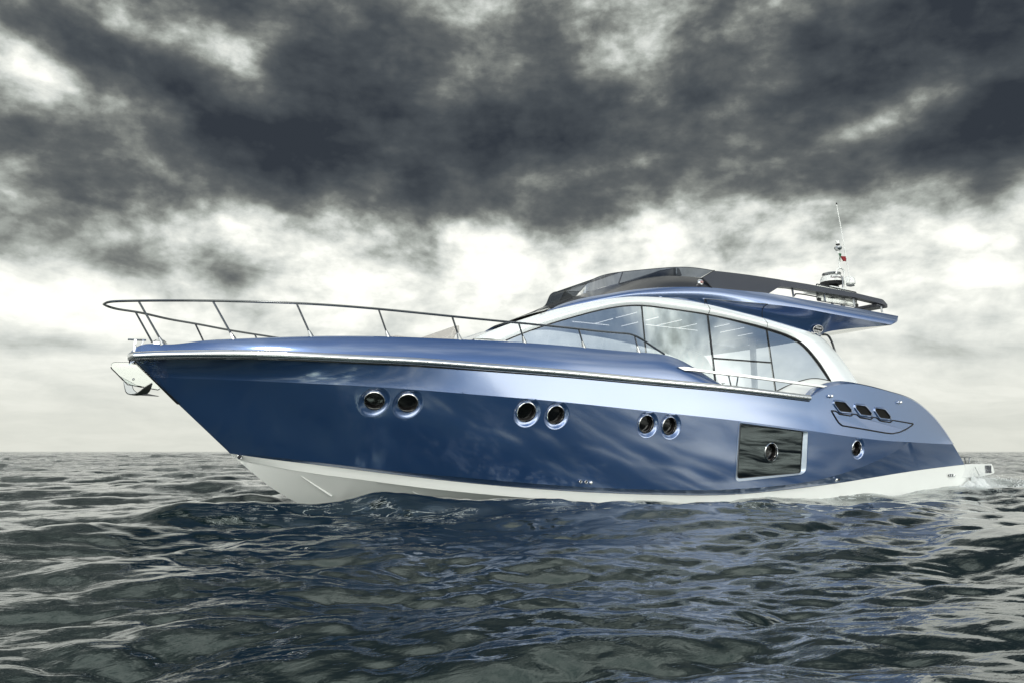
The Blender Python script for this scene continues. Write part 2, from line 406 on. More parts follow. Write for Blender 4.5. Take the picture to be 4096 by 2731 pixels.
rail3 = curve(rail_px, f1(B_rail), 200); rail3[0][1] = 0
topa3 = curve(top_aft, f1(B_rail), 90)
T3 = np.r_[rail3[:-1], topa3]
kn3 = curve(kn_px, f1(B_kn), 220); kn3[0][1] = 0
kna3 = curve(kn_aft, f1(B_kn), 20)
K3 = np.r_[kn3[:-1], kna3]
Lc = curve(L_px[:-2], f1(B_L), 220); Lc[0][1] = 0
Lend = curve([L_px[-3], L_px[-2], L_px[-1]], lambda x, z: B_L(x) + (B_kn(x) - B_L(x)) * min(1, max(0, (z - .55) / .55)), 24)
Lend[-1] = kn3[-1]
L3 = np.r_[Lc[:-1], Lend[1:]]
W3 = curve(W_px, f1(B_W), 240); W3[0][1] = 0

# hull rows are resampled by station x so that the strips stay fair
def by_x(P, n, x0=None, x1=None):
    P = np.array(P); a = P[0][0] if x0 is None else x0; b = P[-1][0] if x1 is None else x1
    s_ = np.linspace(0, 1, n) ** 1.15
    xs = a + (b - a) * s_
    return np.stack([xs, np.interp(xs, P[:, 0], P[:, 1]), np.interp(xs, P[:, 0], P[:, 2])], 1)
def strip(A, Bq, n=NU, nv=10, hollow=0.0):
    A = by_x(A, n); Bq = by_x(Bq, n); G = []
    for t in np.linspace(0, 1, nv + 1):
        row = A * (1 - t) + Bq * t
        row[:, 1] += hollow_amt(A, Bq) * hollow * 4 * t * (1 - t)
        G.append(row)
    return np.array(G)
def hollow_amt(A, Bq): return np.abs(A[:, 1] - Bq[:, 1])

def inpoly(x, z, poly):
    c = False; n = len(poly)
    for i in range(n):
        x1, z1 = poly[i]; x2, z2 = poly[(i + 1) % n]
        if (z1 > z) != (z2 > z) and x < (x2 - x1) * (z - z1) / (z2 - z1) + x1: c = not c
    return c
def nearest(x, z, poly):
    best = None; n = len(poly)
    for i in range(n):
        a = np.array(poly[i]); b = np.array(poly[(i + 1) % n]); ab = b - a; q = np.array([x, z])
        t = min(1, max(0, (q - a) @ ab / (ab @ ab + 1e-12))); p = a + t * ab; d = np.hypot(*(q - p))
        if best is None or d < best[0]: best = (d, p)
    return best
def cut_grid(G, polys):                          # opens the strip where a porthole or window sits, hole edge snapped to its outline
    nv, nu, _ = G.shape; G = G.copy(); keep = np.ones((nv - 1, nu - 1), bool)
    for poly in polys:
        P = np.array(poly); x0, x1 = P[:, 0].min() - .1, P[:, 0].max() + .1
        cols = [i for i in range(nu - 1) if G[:, i, 0].min() < x1 and G[:, i, 0].max() > x0]
        rem = np.zeros((nv - 1, nu - 1), bool)
        for i in cols:
            for j in range(nv - 1):
                c = G[j:j + 2, i:i + 2].mean((0, 1))
                if inpoly(c[0], c[2], poly): rem[j, i] = True
        keep &= ~rem
        for i in cols:
            for j in range(nv):
                adj = [(jj, ii) for jj in (j - 1, j) for ii in (i - 1, i) if 0 <= jj < nv - 1 and 0 <= ii < nu - 1]
                st = [rem[a] for a in adj]
                if any(st) and not all(st):
                    d, p = nearest(G[j, i, 0], G[j, i, 2], poly)
                    if d < .06: G[j, i, 0] = p[0]; G[j, i, 2] = p[1]
    F = [(j * nu + i, j * nu + i + 1, (j + 1) * nu + i + 1, (j + 1) * nu + i) for j in range(nv - 1) for i in range(nu - 1) if keep[j, i]]
    return G, F
def surf_y(G):                                   # y of the strip at (x, z)
    nv, nu, _ = G.shape
    def f(x, z):
        col = np.array([np.interp(x, G[j, :, 0], G[j, :, 1]) for j in range(nv)]); zz_ = np.array([np.interp(x, G[j, :, 0], G[j, :, 2]) for j in range(nv)])
        o = np.argsort(zz_); return float(np.interp(z, zz_[o], col[o]))
    return f

# ---- portholes and the big window: where they sit on the lower topside
G_low = strip(kn3, L3, 1000, 70)
ylow = surf_y(strip(kn3, L3, 300, 12))
def on_low(px):
    return unproj(px, lambda x, z: -ylow(x, z))
ports = []
PC = [(1497, 1606, 62, 53), (1632, 1614, 61, 53), (2109, 1649, 56, 54), (2227, 1660, 51, 51), (2590, 1696, 43.5, 49), (2683, 1703, 41, 49), (3432, 1792, 26.5, 41)]
holes = []
for (cx, cy, rx, ry) in PC:
    c = on_low((cx, cy)); r = on_low((cx + rx, cy)); l = on_low((cx - rx, cy)); t = on_low((cx, cy - ry)); b = on_low((cx, cy + ry))
    RX = (r[0] - l[0]) / 2; RZ = (t[2] - b[2]) / 2; RR = min(max((RX + RZ) / 2, .19), .235)
    cz = c[2]; clip = RR * .90
    poly = []
    for k in range(72):
        a = 2 * math.pi * k / 72; poly.append((c[0] + RR * math.cos(a), cz + min(RR * math.sin(a), clip)))
    ports.append((c, RR, poly)); holes.append(poly)
def rpoly(px, rad, segs=6):                      # polygon with rounded corners, corner radii in pixels
    out = []; n = len(px)
    for i in range(n):
        p0, p, p1 = arr(px[i - 1]), arr(px[i]), arr(px[(i + 1) % n]); r = rad[i] if hasattr(rad, '__len__') else rad
        a = p + (p0 - p) / np.linalg.norm(p0 - p) * min(r, np.linalg.norm(p0 - p) * .48); b = p + (p1 - p) / np.linalg.norm(p1 - p) * min(r, np.linalg.norm(p1 - p) * .48)
        if r <= 0: out.append(p); continue
        for t in np.linspace(0, 1, segs + 1): out.append((1 - t)**2 * a + 2 * t * (1 - t) * p + t * t * b)
    return out
def dense(P, step=6.0):
    out = []; n = len(P)
    for i in range(n):
        a, b = arr(P[i]), arr(P[(i + 1) % n]); k = max(1, int(np.linalg.norm(b - a) / step))
        for t in range(k): out.append(a + (b - a) * t / k)
    return out
WIN_OUT = [(2958, 1689), (3231, 1725), (3223, 1894), (2941, 1925)]
WIN_IN = [(2962, 1697), (3211, 1726), (3201, 1889), (2949, 1911)]
wo_px = dense(rpoly(WIN_OUT, [6, 4, 28, 20]))
wo3 = arr([on_low(p) for p in wo_px])
holes.append([(p[0], p[2]) for p in wo3])
Gc, Fc = cut_grid(G_low, holes)

# ---- hull mesh (both sides)
hb = MB()
top_strip = strip(T3, K3, 900, 16, hollow=.30)
hb.both(top_strip)
hb.add(Gc.reshape(-1, 3), Fc)
hb.grid(mir(strip(kn3, L3, 300, 10)), True)
LK = np.r_[L3[:-1], kna3]
hb.both(strip(LK, W3, 420, 8))
# raked transom between the two quarters
st_edge = np.array([T3[-1], K3[-1], W3[-1]])
st_edge = resample(np.r_[K3[-1:], W3[-1:]], 12)
hb.grid(np.array([st_edge * np.array([1, t, 1]) for t in np.linspace(1, -1, 9)]))
hull = hb.build('hull', 'blue', Y, sharp=22)

# quarter crest: the sides roll inboard above the aft deck
ci_px = [(3238, 1580), (3274, 1545), (3319, 1526), (3359, 1522), (3413, 1530), (3498, 1548.5), (3561, 1566), (3636, 1590), (3700, 1633), (3765, 1703.5), (3812, 1774.5)]
ci3 = curve(ci_px, f1(B_rail, -.10), 90)
ci4 = ci3 + np.array([0, .18, -.03]); ci5 = ci4 + np.array([0, .03, -.45])
for f in (lambda a: a, mir):
    qb = MB(); qb.grid(f(loft([topa3, ci3 * .5 + topa3 * .5 + np.array([0, -.005, .012]), ci3, ci4], 90, 5))); qb.grid(f(loft([ci4, ci5], 90, 3)))
    qb.build('quarter_coaming', 'blue', Y, sharp=50)

# bulwark above the rub rail
bw_px = [(519, 1410), (535, 1396), (556, 1383), (652, 1377), (800, 1364), (924, 1356), (1180, 1347), (1264, 1345), (1540, 1346), (1830, 1357), (2096, 1370), (2334, 1389), (2555, 1408), (2661, 1419), (2700, 1430), (2740, 1448), (2793, 1479), (2835, 1505), (2891, 1541)]
B_top = lambda x, z: max(0.02, B_rail(x) - .04 - .10 * min(1, max(0, (x - .3) / 2.2)))
bw3 = curve(bw_px, B_top, 260); bw3[0][1] = 0
k_end = int(np.argmin(np.abs(rail3[:, 0] - bw3[-1][0]))); rail_f = rail3[:k_end + 1]
A_, Bt = by_x(rail_f, 420), by_x(bw3, 420)
rows = [A_]
for t, o in ((.25, .018), (.5, .026), (.78, .020)):
    rr = A_ * (1 - t) + Bt * t; rr[:, 1] -= o * np.clip((A_[:, 0] - .3) / 1.5, 0, 1); rows.append(rr)
rows.append(Bt)
bi = Bt + np.array([0, .05, .006]); bi[:, 1] = np.minimum(bi[:, 1], 0); bj = bi + np.array([0, .09, -.012]); bj[:, 1] = np.minimum(bj[:, 1], 0)
bk = bj + np.array([0, .02, -.16]); bk[:, 1] = np.minimum(bk[:, 1], 0)
bb = MB(); bb.both(loft(rows, 420, 3)); bb.both(loft([Bt, bi, bj], 420, 2)); bb.both(loft([bj, bk], 420, 2))
# low deck edge behind the rub rail, aft of the bulwark
lo = by_x(rail3[k_end - 2:], 60); lo1 = lo + np.array([0, .02, .055]); lo2 = lo1 + np.array([0, .12, .0])
bb.both(loft([lo, lo1], 60, 2)); bb.both(loft([lo1, lo2], 60, 1))
bb.build('bulwark', 'blue', Y, sharp=40)

# deck
dk = []
for t in np.linspace(1, -1, 13):
    r = bk.copy(); r[:, 1] *= t; r[:, 2] += .06 * (1 - t * t) + .02; dk.append(r)
d = MB().grid(np.array(dk))
aft_in = resample(np.r_[lo2, ci5], 120)
d.grid(np.array([np.stack([aft_in[:, 0], aft_in[:, 1] * t, np.minimum(aft_in[:, 2], 1.82) - .05], 1) for t in np.linspace(1, -1, 7)]))
d.build('deck', 'deck', Y)

# rub rail
def outward(P, o): Q = P.copy(); Q[:, 1] -= o; return Q
rr_ = by_x(rail3, 260); rr_ = outward(rr_, .012)
for sgn in (1, -1):
    Pq = rr_ if sgn == 1 else mir(rr_)
    if sgn == 1:
        tip = [np.array([rr_[0][0] - .02, 0.0, rr_[0][2]])]
    mbr = MB().tube(Pq, .050, 14, flat=(.75, 1.0))
    o_ = mbr.build('rub_rail', 'chrome', Y)
    # dark slot under the rail and a second thin bead
    q = Pq + np.array([0, .02 * sgn, -.062])
    MB().tube(q[1:], .013, 8).build('rail_bead', 'steel', Y)
# screws of the rub rail
sc = MB()
Psc = resample(rr_, 110)
for p in Psc[3:-1]:
    sc.lathe(p + np.array([0, -.036, -.004]), [(.0055, 0), (.0055, -.004)], 8, axis=(0, 1, 0))
sc.build('rail_screws', 'black', Y)['kind'] = 'stuff'
# chrome stem cap
cap = MB().lathe((rr_[0][0] + .03, 0, rr_[0][2]), [(.03, -.058), (.058, -.045), (.066, 0), (.058, .045), (.03, .058)], 24)
cap.build('stem_cap', 'chrome', Y)

# ---- bottom: white chine strip, V bottom, stern
C3v = curve(C_px, f1(B_C), 120); C3v[0][1] = 0
xs = np.linspace(C3v[-1][0], W3[-1][0], 60)[1:]
ext = np.stack([xs, [-B_C(x) for x in xs], np.full(len(xs), C3v[-1][2] - .10) + .10 * np.exp(-(xs - xs[0]) / 1.5)], 1)
C3 = np.r_[C3v, ext]
wb = MB()
wt = W3.copy(); wt[:, 1] -= .004
wb.both(strip(wt, C3, 420, 6))
stem_px = [(950, 1838), (1000, 1880), (1045, 1918), (1100, 1958), (1150, 1988), (1230, 2030), (1330, 2080)]
K0 = curve(stem_px, 0.0, 40)
kx = np.linspace(K0[-1][0], W3[-1][0], 120)[1:]
K0 = np.r_[K0, np.stack([kx, kx * 0, K0[-1][2] - .35 * (1 - np.exp(-(kx - kx[0]) / 1.5))], 1)]
Cx = C3.copy(); Cx[:, 1] += .012; Cx[:, 2] -= .004
Gb = strip(Cx, K0, 420, 14)
wb.both(Gb)
# small step of the chine
wb.both(strip(C3, Cx, 420, 1))
tr_e = resample(np.array([W3[-1] + [0, -.004, 0], C3[-1], K0[-1]]), 10)
wb.grid(np.array([tr_e * np.array([1, t, 1]) for t in np.linspace(1, -1, 7)]))
wb.build('bottom', 'bottom', Y, sharp=15)
# spray strakes
for s_px in ([(1205, 1903), (1262, 1941), (1325, 1982)], [(1650, 1966), (1700, 1988), (1745, 2010)]):
    yb = surf_y(Gb[:, ::3])
    P = arr([unproj(p, lambda x, z: -yb(x, z) + .012) for p in catmull(s_px, 16)])
    MB().tube(P, np.linspace(.004, .016, 16), 8).build('spray_strake', 'white', Y)

# stern platform
def onw(p, wv=2.0): return unproj(p, wv)
side = [onw(p, 1.93) for p in [(3835, 1862), (3858, 1855.5), (3968, 1853.5), (3975, 1869), (3980, 1890), (3975, 1893), (3920, 1906), (3830, 1912)]]
pl = MB().slab(side, (0, 3.86, 0)); plat = pl.build('swim_platform', 'white', Y, sharp=20, bevel=.012)
hs = [onw(p, 1.90) for p in [(3800, 1880), (3919, 1880), (3921, 1990), (3800, 1990)]]
MB().slab(hs, (0, 3.80, 0)).build('transom_block', 'white', Y, sharp=20)
MB().tube([onw((3900, 1866), 1.937), onw((3920, 1905), 1.937)], .004, 6).build('platform_seam', 'black', plat)
lq = [onw(p, 1.935) for p in [(3940, 1861), (3963.5, 1861), (3965.5, 1888), (3942, 1889)]]
MB().slab(lq, (0, .02, 0)).build('platform_light', 'char', plat, label='square dark recess with lamp in the white platform side')
MB().tube(np.r_[lq, [lq[0]]], .009, 6).build('light_frame', 'steel', plat)
# cleat on the platform
def cleat(a, b, wv, hgt, parent, th=.012):
    pa = onw(a, wv); pb = onw(b, wv); mbc = MB()
    L_ = pb[0] - pa[0]; z0 = pa[2]
    for p, s_ in ((pa, -1), (pb, 1)):
        mbc.tube([p, p + np.array([s_ * L_ * .35, 0, hgt])], th, 8)
        mbc.tube([p + np.array([s_ * L_ * .15, 0, hgt]), p + np.array([s_ * L_ * .75, 0, hgt + .004])], th * .8, 8)
    mbc.box((pa + pb) / 2, (L_ * 1.3, .04, .012))
    return mbc.build('cleat', 'steel', parent)
cleat((3864, 1853), (3876, 1853), 1.75, .13, Y)
cleat((2924, 1541), (2946, 1543), 2.05, .17, Y)

# ---- small hull fittings
def disc_at(px, Bf, r, name, mat, parent=Y, out=.006, rim=None):
    p = unproj(px, Bf)
    MBd = MB().lathe(p + np.array([0, -out, 0]), [(r, .02), (r, 0), (r * .75, -.004)], 20, axis=(0, 1, 0))
    o = MBd.build(name, mat, parent)
    if rim: MB().tube([p + np.array([r * 1.1 * math.cos(a), -out - .004, r * 1.1 * math.sin(a)]) for a in np.linspace(0, 2 * math.pi, 25)], .006, 6, cap=False).build('drain_ring', rim, o)
    return o
for q in [(2321, 1924), (2343, 1926)]: disc_at(q, lambda x, z: -ylow(x, max(z, .25)) + .012, .020, 'drain_hole', 'black', rim='chrome')
disc_at((2364, 1929), lambda x, z: -ylow(x, max(z, .25)) + .014, .026, 'drain_cover', 'chrome')
for q in [(3799, 1899), (3808, 1899)]: disc_at(q, 1.985, .025, 'drain_hole', 'black', rim='chrome')
disc_at((3818, 1899), 1.985, .027, 'drain_cover', 'chrome')
disc_at((3347, 1917), lambda x, z: B_L(x) - .015, .026, 'drain_cover', 'chrome'); disc_at((3357, 1916), lambda x, z: B_L(x) - .02, .018, 'drain_hole', 'black')
disc_at((958, 1826), lambda x, z: B_W(x) + .012, .026, 'stem_eye', 'black', rim='steel')
ytop = surf_y(top_strip[:, ::3]); on_top = lambda p, o=0.0: unproj(p, lambda x, z: -ytop(x, z) + o)
for q in [(3319, 1583), (3595, 1608)]:
    p = on_top(q, .0)
    MB().lathe(p, [(.035, .01), (.035, -.012), (.018, -.02), (.014, -.05), (.03, -.055), (.0, -.07)], 16, axis=(0, 1, 0), cap=False).build('fender_fitting', 'chrome', Y)

# ---- portholes
def porthole(c, RR, poly, yf_, name='porthole', bezel=True, r_in=None):
    r0 = r_in or RR * .70
    n = len(poly)
    out_ = [np.array([p[0], yf_(p[0], p[1]), p[1]]) for p in poly]
    ctr = np.array([c[0], yf_(c[0], c[2]), c[2]])
    nx = (yf_(c[0] + .1, c[2]) - yf_(c[0] - .1, c[2])) / .2; nz = (yf_(c[0], c[2] + .1) - yf_(c[0], c[2] - .1)) / .2
    nrm = np.array([nx, -1.0, nz]); nrm /= np.linalg.norm(nrm)     # outward
    u = np.array([1, nx, 0.]); u -= nrm * (u @ nrm); u /= np.linalg.norm(u); v = np.cross(u, nrm); v = v if v[2] > 0 else -v
    ringf = lambda r, dpt: [ctr + u * r * math.cos(2 * math.pi * k / n) + v * r * math.sin(2 * math.pi * k / n) - nrm * dpt for k in range(n)]
    par = None
    if bezel:
        dish = MB(); o1 = arr(out_); in1 = arr(ringf(r0 * 1.06, .035))
        fl2 = arr([[c_[0] + (p[0] - c_[0]) * 1.09, 0, c_[1] + (p[2] - c_[1]) * 1.09] for c_ in [(c[0], c[2])] for p in out_]); fl2[:, 1] = [yf_(p[0], p[2]) - .0025 for p in fl2]
        o0 = o1.copy(); o0[:, 1] -= .0045
        rows_ = [fl2, o0, o1 * .7 + in1 * .3 - nrm * .004, o1 * .3 + in1 * .7 - nrm * .004, in1]
        G = np.array([np.r_[r_, r_[:1]] for r_ in rows_]); dish.grid(G)
        par = dish.build(name, 'blue', Y, sharp=60)
        dp = .035
    else: dp = .0
    rim = MB(); prof = [(r0 * 1.07, dp + .004), (r0 * 1.06, dp - .012), (r0 * 1.01, dp - .016), (r0 * .97, dp - .004), (r0 * .96, dp + .03)]
    G = np.array([np.r_[arr(ringf(r_, d_)), arr(ringf(r_, d_))[:1]] for r_, d_ in prof]); rim.grid(G)
    o = rim.build('porthole_rim' if bezel else name, 'chrome', par or Y); par = par or o
    G = np.array([np.r_[arr(ringf(r_, d_)), arr(ringf(r_, d_))[:1]] for r_, d_ in [(r0 * .96, dp + .028), (r0 * .955, dp + .05), (r0 * .90, dp + .052), (r0 * .90, dp + .085)]])
    MB().grid(G).build('porthole_sleeve', 'steel_dark', par)
    gl = MB(); P = arr(ringf(r0 * .95, dp + .075)); gl.add(P, [tuple(range(n))]); gl.build('porthole_glass', 'port', par, smooth=False)
    return par
M['steel_dark'] = pmat('dark_sleeve', (.035, .032, .033), .2, .9)
for (c, RR, poly) in ports: porthole(c, RR, poly, ylow)

# ---- big hull window in its recess
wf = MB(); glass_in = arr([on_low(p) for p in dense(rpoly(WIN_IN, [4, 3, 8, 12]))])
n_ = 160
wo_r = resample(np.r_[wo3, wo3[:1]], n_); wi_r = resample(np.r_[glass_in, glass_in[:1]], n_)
DEP = .11
# the pane stands vertical, the recess deepest at the top
cz_, cx_ = glass_in[:, 2].mean(), glass_in[:, 0].mean()
ybase = ylow(cx_, glass_in[:, 2].min()) + .045
slope = (ylow(cx_ + .5, cz_) - ylow(cx_ - .5, cz_))
zb_ = glass_in[:, 2].min()
def pane_y(x, z): return ybase + slope * (x - cx_) - .125 * (z - zb_)
glass_px = dense(rpoly(WIN_IN, [4, 3, 8, 12]))
gpane = arr([unproj(p, lambda x, z: -pane_y(x, z)) for p in glass_px])
wi_r = resample(np.r_[gpane, gpane[:1]], n_)
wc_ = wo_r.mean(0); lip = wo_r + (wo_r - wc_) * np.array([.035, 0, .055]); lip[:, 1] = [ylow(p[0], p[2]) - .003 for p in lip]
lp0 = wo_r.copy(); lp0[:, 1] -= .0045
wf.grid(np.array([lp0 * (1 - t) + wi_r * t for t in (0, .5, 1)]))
wfo = wf.build('hull_window', pmat('painted_sheen_blue', (.52, .60, .70), .32, .45, 1.0, .08), Y, sharp=50)  # hull blue made lighter here, its bright reflection painted into the colour
MB().grid(np.array([lip, lp0])).build('recess_edge', 'blue', wfo, sharp=50)
MB().tube(wi_r + np.array([0, -.004, 0]), .007, 6, cap=False).build('window_seal', 'black', wfo)
pc = unproj((3084, 1806), lambda x, z: -pane_y(x, z)); rp = .150
pg = gpane + np.array([0, .0, 0]); 
# pane = ring from the outline to the porthole opening
ang_o = np.array([math.atan2(p[2] - pc[2], p[0] - pc[0]) for p in pg]); order = np.argsort(ang_o); pgs = pg[order]; aa = ang_o[order]
angs = np.linspace(-math.pi, math.pi, n_)
ex = np.interp(angs, np.r_[aa[-1:] - 2 * math.pi, aa, aa[:1] + 2 * math.pi], np.r_[pgs[-1:, 0], pgs[:, 0], pgs[:1, 0]])
ez = np.interp(angs, np.r_[aa[-1:] - 2 * math.pi, aa, aa[:1] + 2 * math.pi], np.r_[pgs[-1:, 2], pgs[:, 2], pgs[:1, 2]])
O_ = np.stack([ex, [pane_y(x, z) for x, z in zip(ex, ez)], ez], 1)
I_ = np.stack([pc[0] + rp * np.cos(angs), [pane_y(pc[0] + rp * math.cos(a), pc[2] + rp * math.sin(a)) for a in angs], pc[2] + rp * np.sin(angs)], 1)
MB().grid(np.array([O_, I_])).build('window_pane', 'mirror', wfo, smooth=False)
po = porthole(pc, .16, [(pc[0] + .16 * math.cos(a), pc[2] + .16 * math.sin(a)) for a in np.linspace(0, 2 * math.pi, 48, endpoint=False)], lambda x, z: pane_y(x, z), bezel=False, r_in=.150)

# ---- engine room vents and panel on the quarter
def zc(x, y): return (3200 + x / 4.704, 1520 + y / 4.704)
V_OUT = [[(625, 352), (850, 385), (975, 545), (990, 640), (740, 625), (610, 440)],
         [(1018, 422), (1235, 450), (1350, 600), (1370, 700), (1120, 690), (1000, 510)],
         [(1392, 487), (1600, 515), (1705, 660), (1722, 760), (1500, 755), (1375, 575)]]
V_IN = [[(655, 392), (850, 415), (975, 560), (968, 600), (760, 575), (650, 430)],
        [(1050, 460), (1235, 485), (1350, 620), (1345, 660), (1150, 635), (1045, 500)],
        [(1420, 522), (1600, 548), (1706, 680), (1703, 722), (1510, 697), (1418, 560)]]
for vo, vi in zip(V_OUT, V_IN):
    po_ = dense(rpoly([zc(*p) for p in vo], 8, 4), 3); pi_ = dense(rpoly([zc(*p) for p in vi], 6, 4), 3)
    a = arr([on_top(p, .001) for p in po_]); ar = resample(np.r_[a, a[:1]], 90)
    b = arr([on_top(p, .020) for p in pi_]); br = resample(np.r_[b, b[:1]], 90)
    mid = ar * .6 + br * .4; mid[:, 1] = ar[:, 1] - .022
    g = np.array([ar, mid, br, br + np.array([0, .022, 0])])
    fr_ = MB().grid(g).build('engine_vent', 'blue', Y, sharp=60)
    bp = b.copy(); bp[:, 1] += .014
    MB().add(bp, [tuple(range(len(bp)))]).build('vent_grille', 'mesh_grille', fr_, smooth=False) if 'mesh_grille' in M else MB().add(bp, [tuple(range(len(bp)))]).build('vent_grille', pmat('vent_mesh', (.004, .004, .004), .6, spec=.15), fr_, smooth=False)
    MB().tube(br, .006, 6, cap=False).build('vent_trim', 'steel', fr_)
panel = [(590, 565), (675, 578), (745, 635), (960, 668), (1000, 630), (1060, 638), (1135, 700), (1335, 730), (1375, 690), (1435, 700), (1510, 762), (1700, 790), (1740, 748), (2135, 815), (2090, 855), (2000, 915), (1880, 970), (1740, 1000), (1600, 985), (1200, 915), (800, 850), (735, 800), (690, 735)]
pp_ = [on_top(p, .004) for p in dense(rpoly([zc(*q) for q in panel], 4, 3), 4)]
plt_ = MB().add([p + np.array([0, -.001, 0]) for p in pp_], [tuple(range(len(pp_)))]).build('engine_panel', 'blue', Y, smooth=False)
pn = MB().tube(np.r_[pp_, pp_[:1]], .014, 6, cap=False, flat=(1, 1)).build('panel_seal', 'black', plt_)

# ---- handrail bar along the side deck
hr = [(2713, 1467), (2722, 1466), (2800, 1475.5), (2900, 1487), (3050, 1505.5), (3200, 1526), (3323, 1543.5)]
hr2 = [(2740, 1480), (2755, 1480.5), (2820, 1488), (2900, 1497.5), (3050, 1516), (3200, 1536), (3308, 1549.5)]
Bh = lambda x, z: B_rail(x) - .03
h1 = resample(curve(hr, Bh, 60), 60); h2 = resample(curve(hr2, Bh, 60), 60)
hm = MB(); th = np.array([0, .03, 0])
hm.grid(np.array([h1, h2, h2 + th, h1 + th]), closev=True); hm.add([h1[0], h2[0], h2[0] + th, h1[0] + th], [(0, 1, 2, 3)]); hm.add([h1[-1], h2[-1], h2[-1] + th, h1[-1] + th], [(3, 2, 1, 0)])
hm.build('handrail', 'bright', Y, sharp=30) if 'bright' in M else hm.build('handrail', pmat('brushed_aluminium', (.86, .87, .87), .30, .55), Y, sharp=30)
MB().tube(h2 + np.array([0, .0, -.004]), .006, 6).build('handrail_seal', 'black', Y)

# ================================================================== superstructure
s0 = spline1([3.0, 4.0, 4.8, 5.6, 6.5, 8, 10, 12, 14], [.06, .50, .86, 1.20, 1.50, 1.75, 1.83, 1.83, 1.80])
SS = lambda x, z: s0(x) - .24 * (z - 2.2)
sso = lambda o: (lambda x, z: SS(x, z) + o)
arch_out = [(1898, 1354), (2006, 1309), (2121, 1270), (2198, 1246), (2325, 1217), (2431, 1198), (2516, 1188.5), (2623, 1189), (2750, 1205), (2831, 1220), (2940, 1246), (3057, 1276), (3189, 1315), (3282, 1351), (3322, 1388), (3380, 1459), (3428, 1533)]
arch_in = [(2023, 1361), (2087, 1335), (2189, 1299), (2283, 1271), (2389, 1243), (2474, 1227), (2559, 1222), (2665, 1233), (2832, 1258), (2955, 1285), (3068, 1315), (3146, 1341), (3202, 1371), (3244, 1412), (3287, 1468), (3323, 1523)]
ao = curve(arch_out, sso(.0), 140); ai = curve(arch_in, sso(.0), 140)
aor, air = resample(ao, 140), resample(ai, 140)
mid1 = aor * .6 + air * .4; mid1[:, 1] -= .055; mid2 = aor * .25 + air * .75; mid2[:, 1] -= .04
ain = air + np.array([0, .05, 0])
ab = MB(); ab.both(loft([aor + np.array([0, .03, 0.0]), aor + np.array([0, -.02, 0]), mid1, mid2, air + np.array([0, -.01, 0])], 140, 4)); ab.both(loft([air + np.array([0, -.01, 0]), ain], 140, 1))
arch = ab.build('window_arch', 'arch', Y, sharp=60)
for q0, q1 in (((2831, 1220), (2834, 1257)), ((3057, 1276), (3068, 1314))):
    a_, b_ = unproj(q0, sso(.035)), unproj(q1, sso(.035)); MB().tube([a_, (a_ + b_) / 2 + np.array([.02, -.035, 0]), b_], .004, 6).build('arch_seam', 'black', arch)
# gasket round the glass, thick at the aft corner
gk = curve(arch_in, sso(.012), 160); rad = np.interp(np.arange(160), [0, 95, 120, 150, 159], [.009, .009, .022, .026, .015])
MB().tube(gk, rad, 8).build('window_seal', 'black', Y)
# glass panels
def seg(pts, xa, xb, n=40):
    pp = catmull(pts, 400); pp = pp[(pp[:, 0] >= xa) & (pp[:, 0] <= xb)]; return pp
def panel_glass(top, bot, side='port'):
    g = MB(); a = arr([unproj(p, SS) for p in top]); b = arr([unproj(p, SS) for p in bot])
    G = loft([a, b], 40, 8)
    G[..., 1] -= 0; 
    o = MB().grid(G).build('side_window', 'glass', Y)
    o2 = MB().grid(mir(G), True).build('side_window', 'farglass', Y)
    return o
bot = [(2023, 1362), (2300, 1405), (2590, 1462), (2720, 1500), (2866, 1549), (2980, 1558), (3104, 1564)]
panel_glass(seg(arch_in, 2023, 2567), seg(bot, 2023, 2588))
panel_glass(seg(arch_in, 2567, 2832), seg(bot, 2588, 2866))
panel_glass(seg(arch_in, 2832, 3068), [(2853, 1431.5), (3086, 1449)])
panel_glass([(2853, 1431.5), (3086, 1449)], [(2866, 1549), (2980, 1558), (3104, 1564)])
panel_glass(seg(arch_in, 3068, 3323), catmull([(3104, 1564), (3150, 1541), (3193, 1525), (3253, 1512), (3321, 1522)], 30))
for a, b, r in (((2567.5, 1223), (2590, 1462), .007), ((2832, 1258), (2866, 1549), .011), ((3068, 1315), (3104, 1563), .009), ((2853, 1431.5), (3086, 1449), .013)):
    MB().tube([unproj(a, sso(.012)), unproj(b, sso(.012))], r, 8).build('mullion', 'black', Y)
# white sill below the glass down to the side deck
sill_top = catmull([(2866, 1549), (2980, 1558), (3104, 1564), (3150, 1541), (3193, 1525), (3253, 1512), (3321, 1522)], 60)
st3 = arr([unproj(p, sso(.0)) for p in sill_top]); sb3 = st3.copy(); sb3[:, 2] = 1.72; sb3[:, 1] = [-SS(x, 1.9) - .12 for x in sb3[:, 0]]
stm = st3 * .6 + sb3 * .4; stm[:, 1] -= .05
cbm = MB(); cbm.both(loft([st3, stm, sb3], 60, 4))
fwd_top = arr([unproj(p, sso(0)) for p in catmull([(1898, 1354), (1960, 1359), (2023, 1362), (2300, 1405), (2590, 1462), (2866, 1549)], 60)]); fb_ = fwd_top.copy(); fb_[:, 2] = 1.75
cbm.both(loft([fwd_top, fb_], 60, 3))
pil = resample(arr([unproj(p, sso(0)) for p in [(3321, 1522), (3428, 1533)]]), 12); pilb = pil + np.array([.08, -.03, -.4]); cbm.both(loft([pil, pilb], 12, 3))
cbm.build('cabin_side', 'white', Y, sharp=50)
MB().tube(arr([unproj(p, sso(.01)) for p in catmull([(3104, 1564), (3150, 1541), (3193, 1525), (3253, 1512), (3321, 1522)], 30)]), .008, 6).build('sill_seal', 'black', Y)

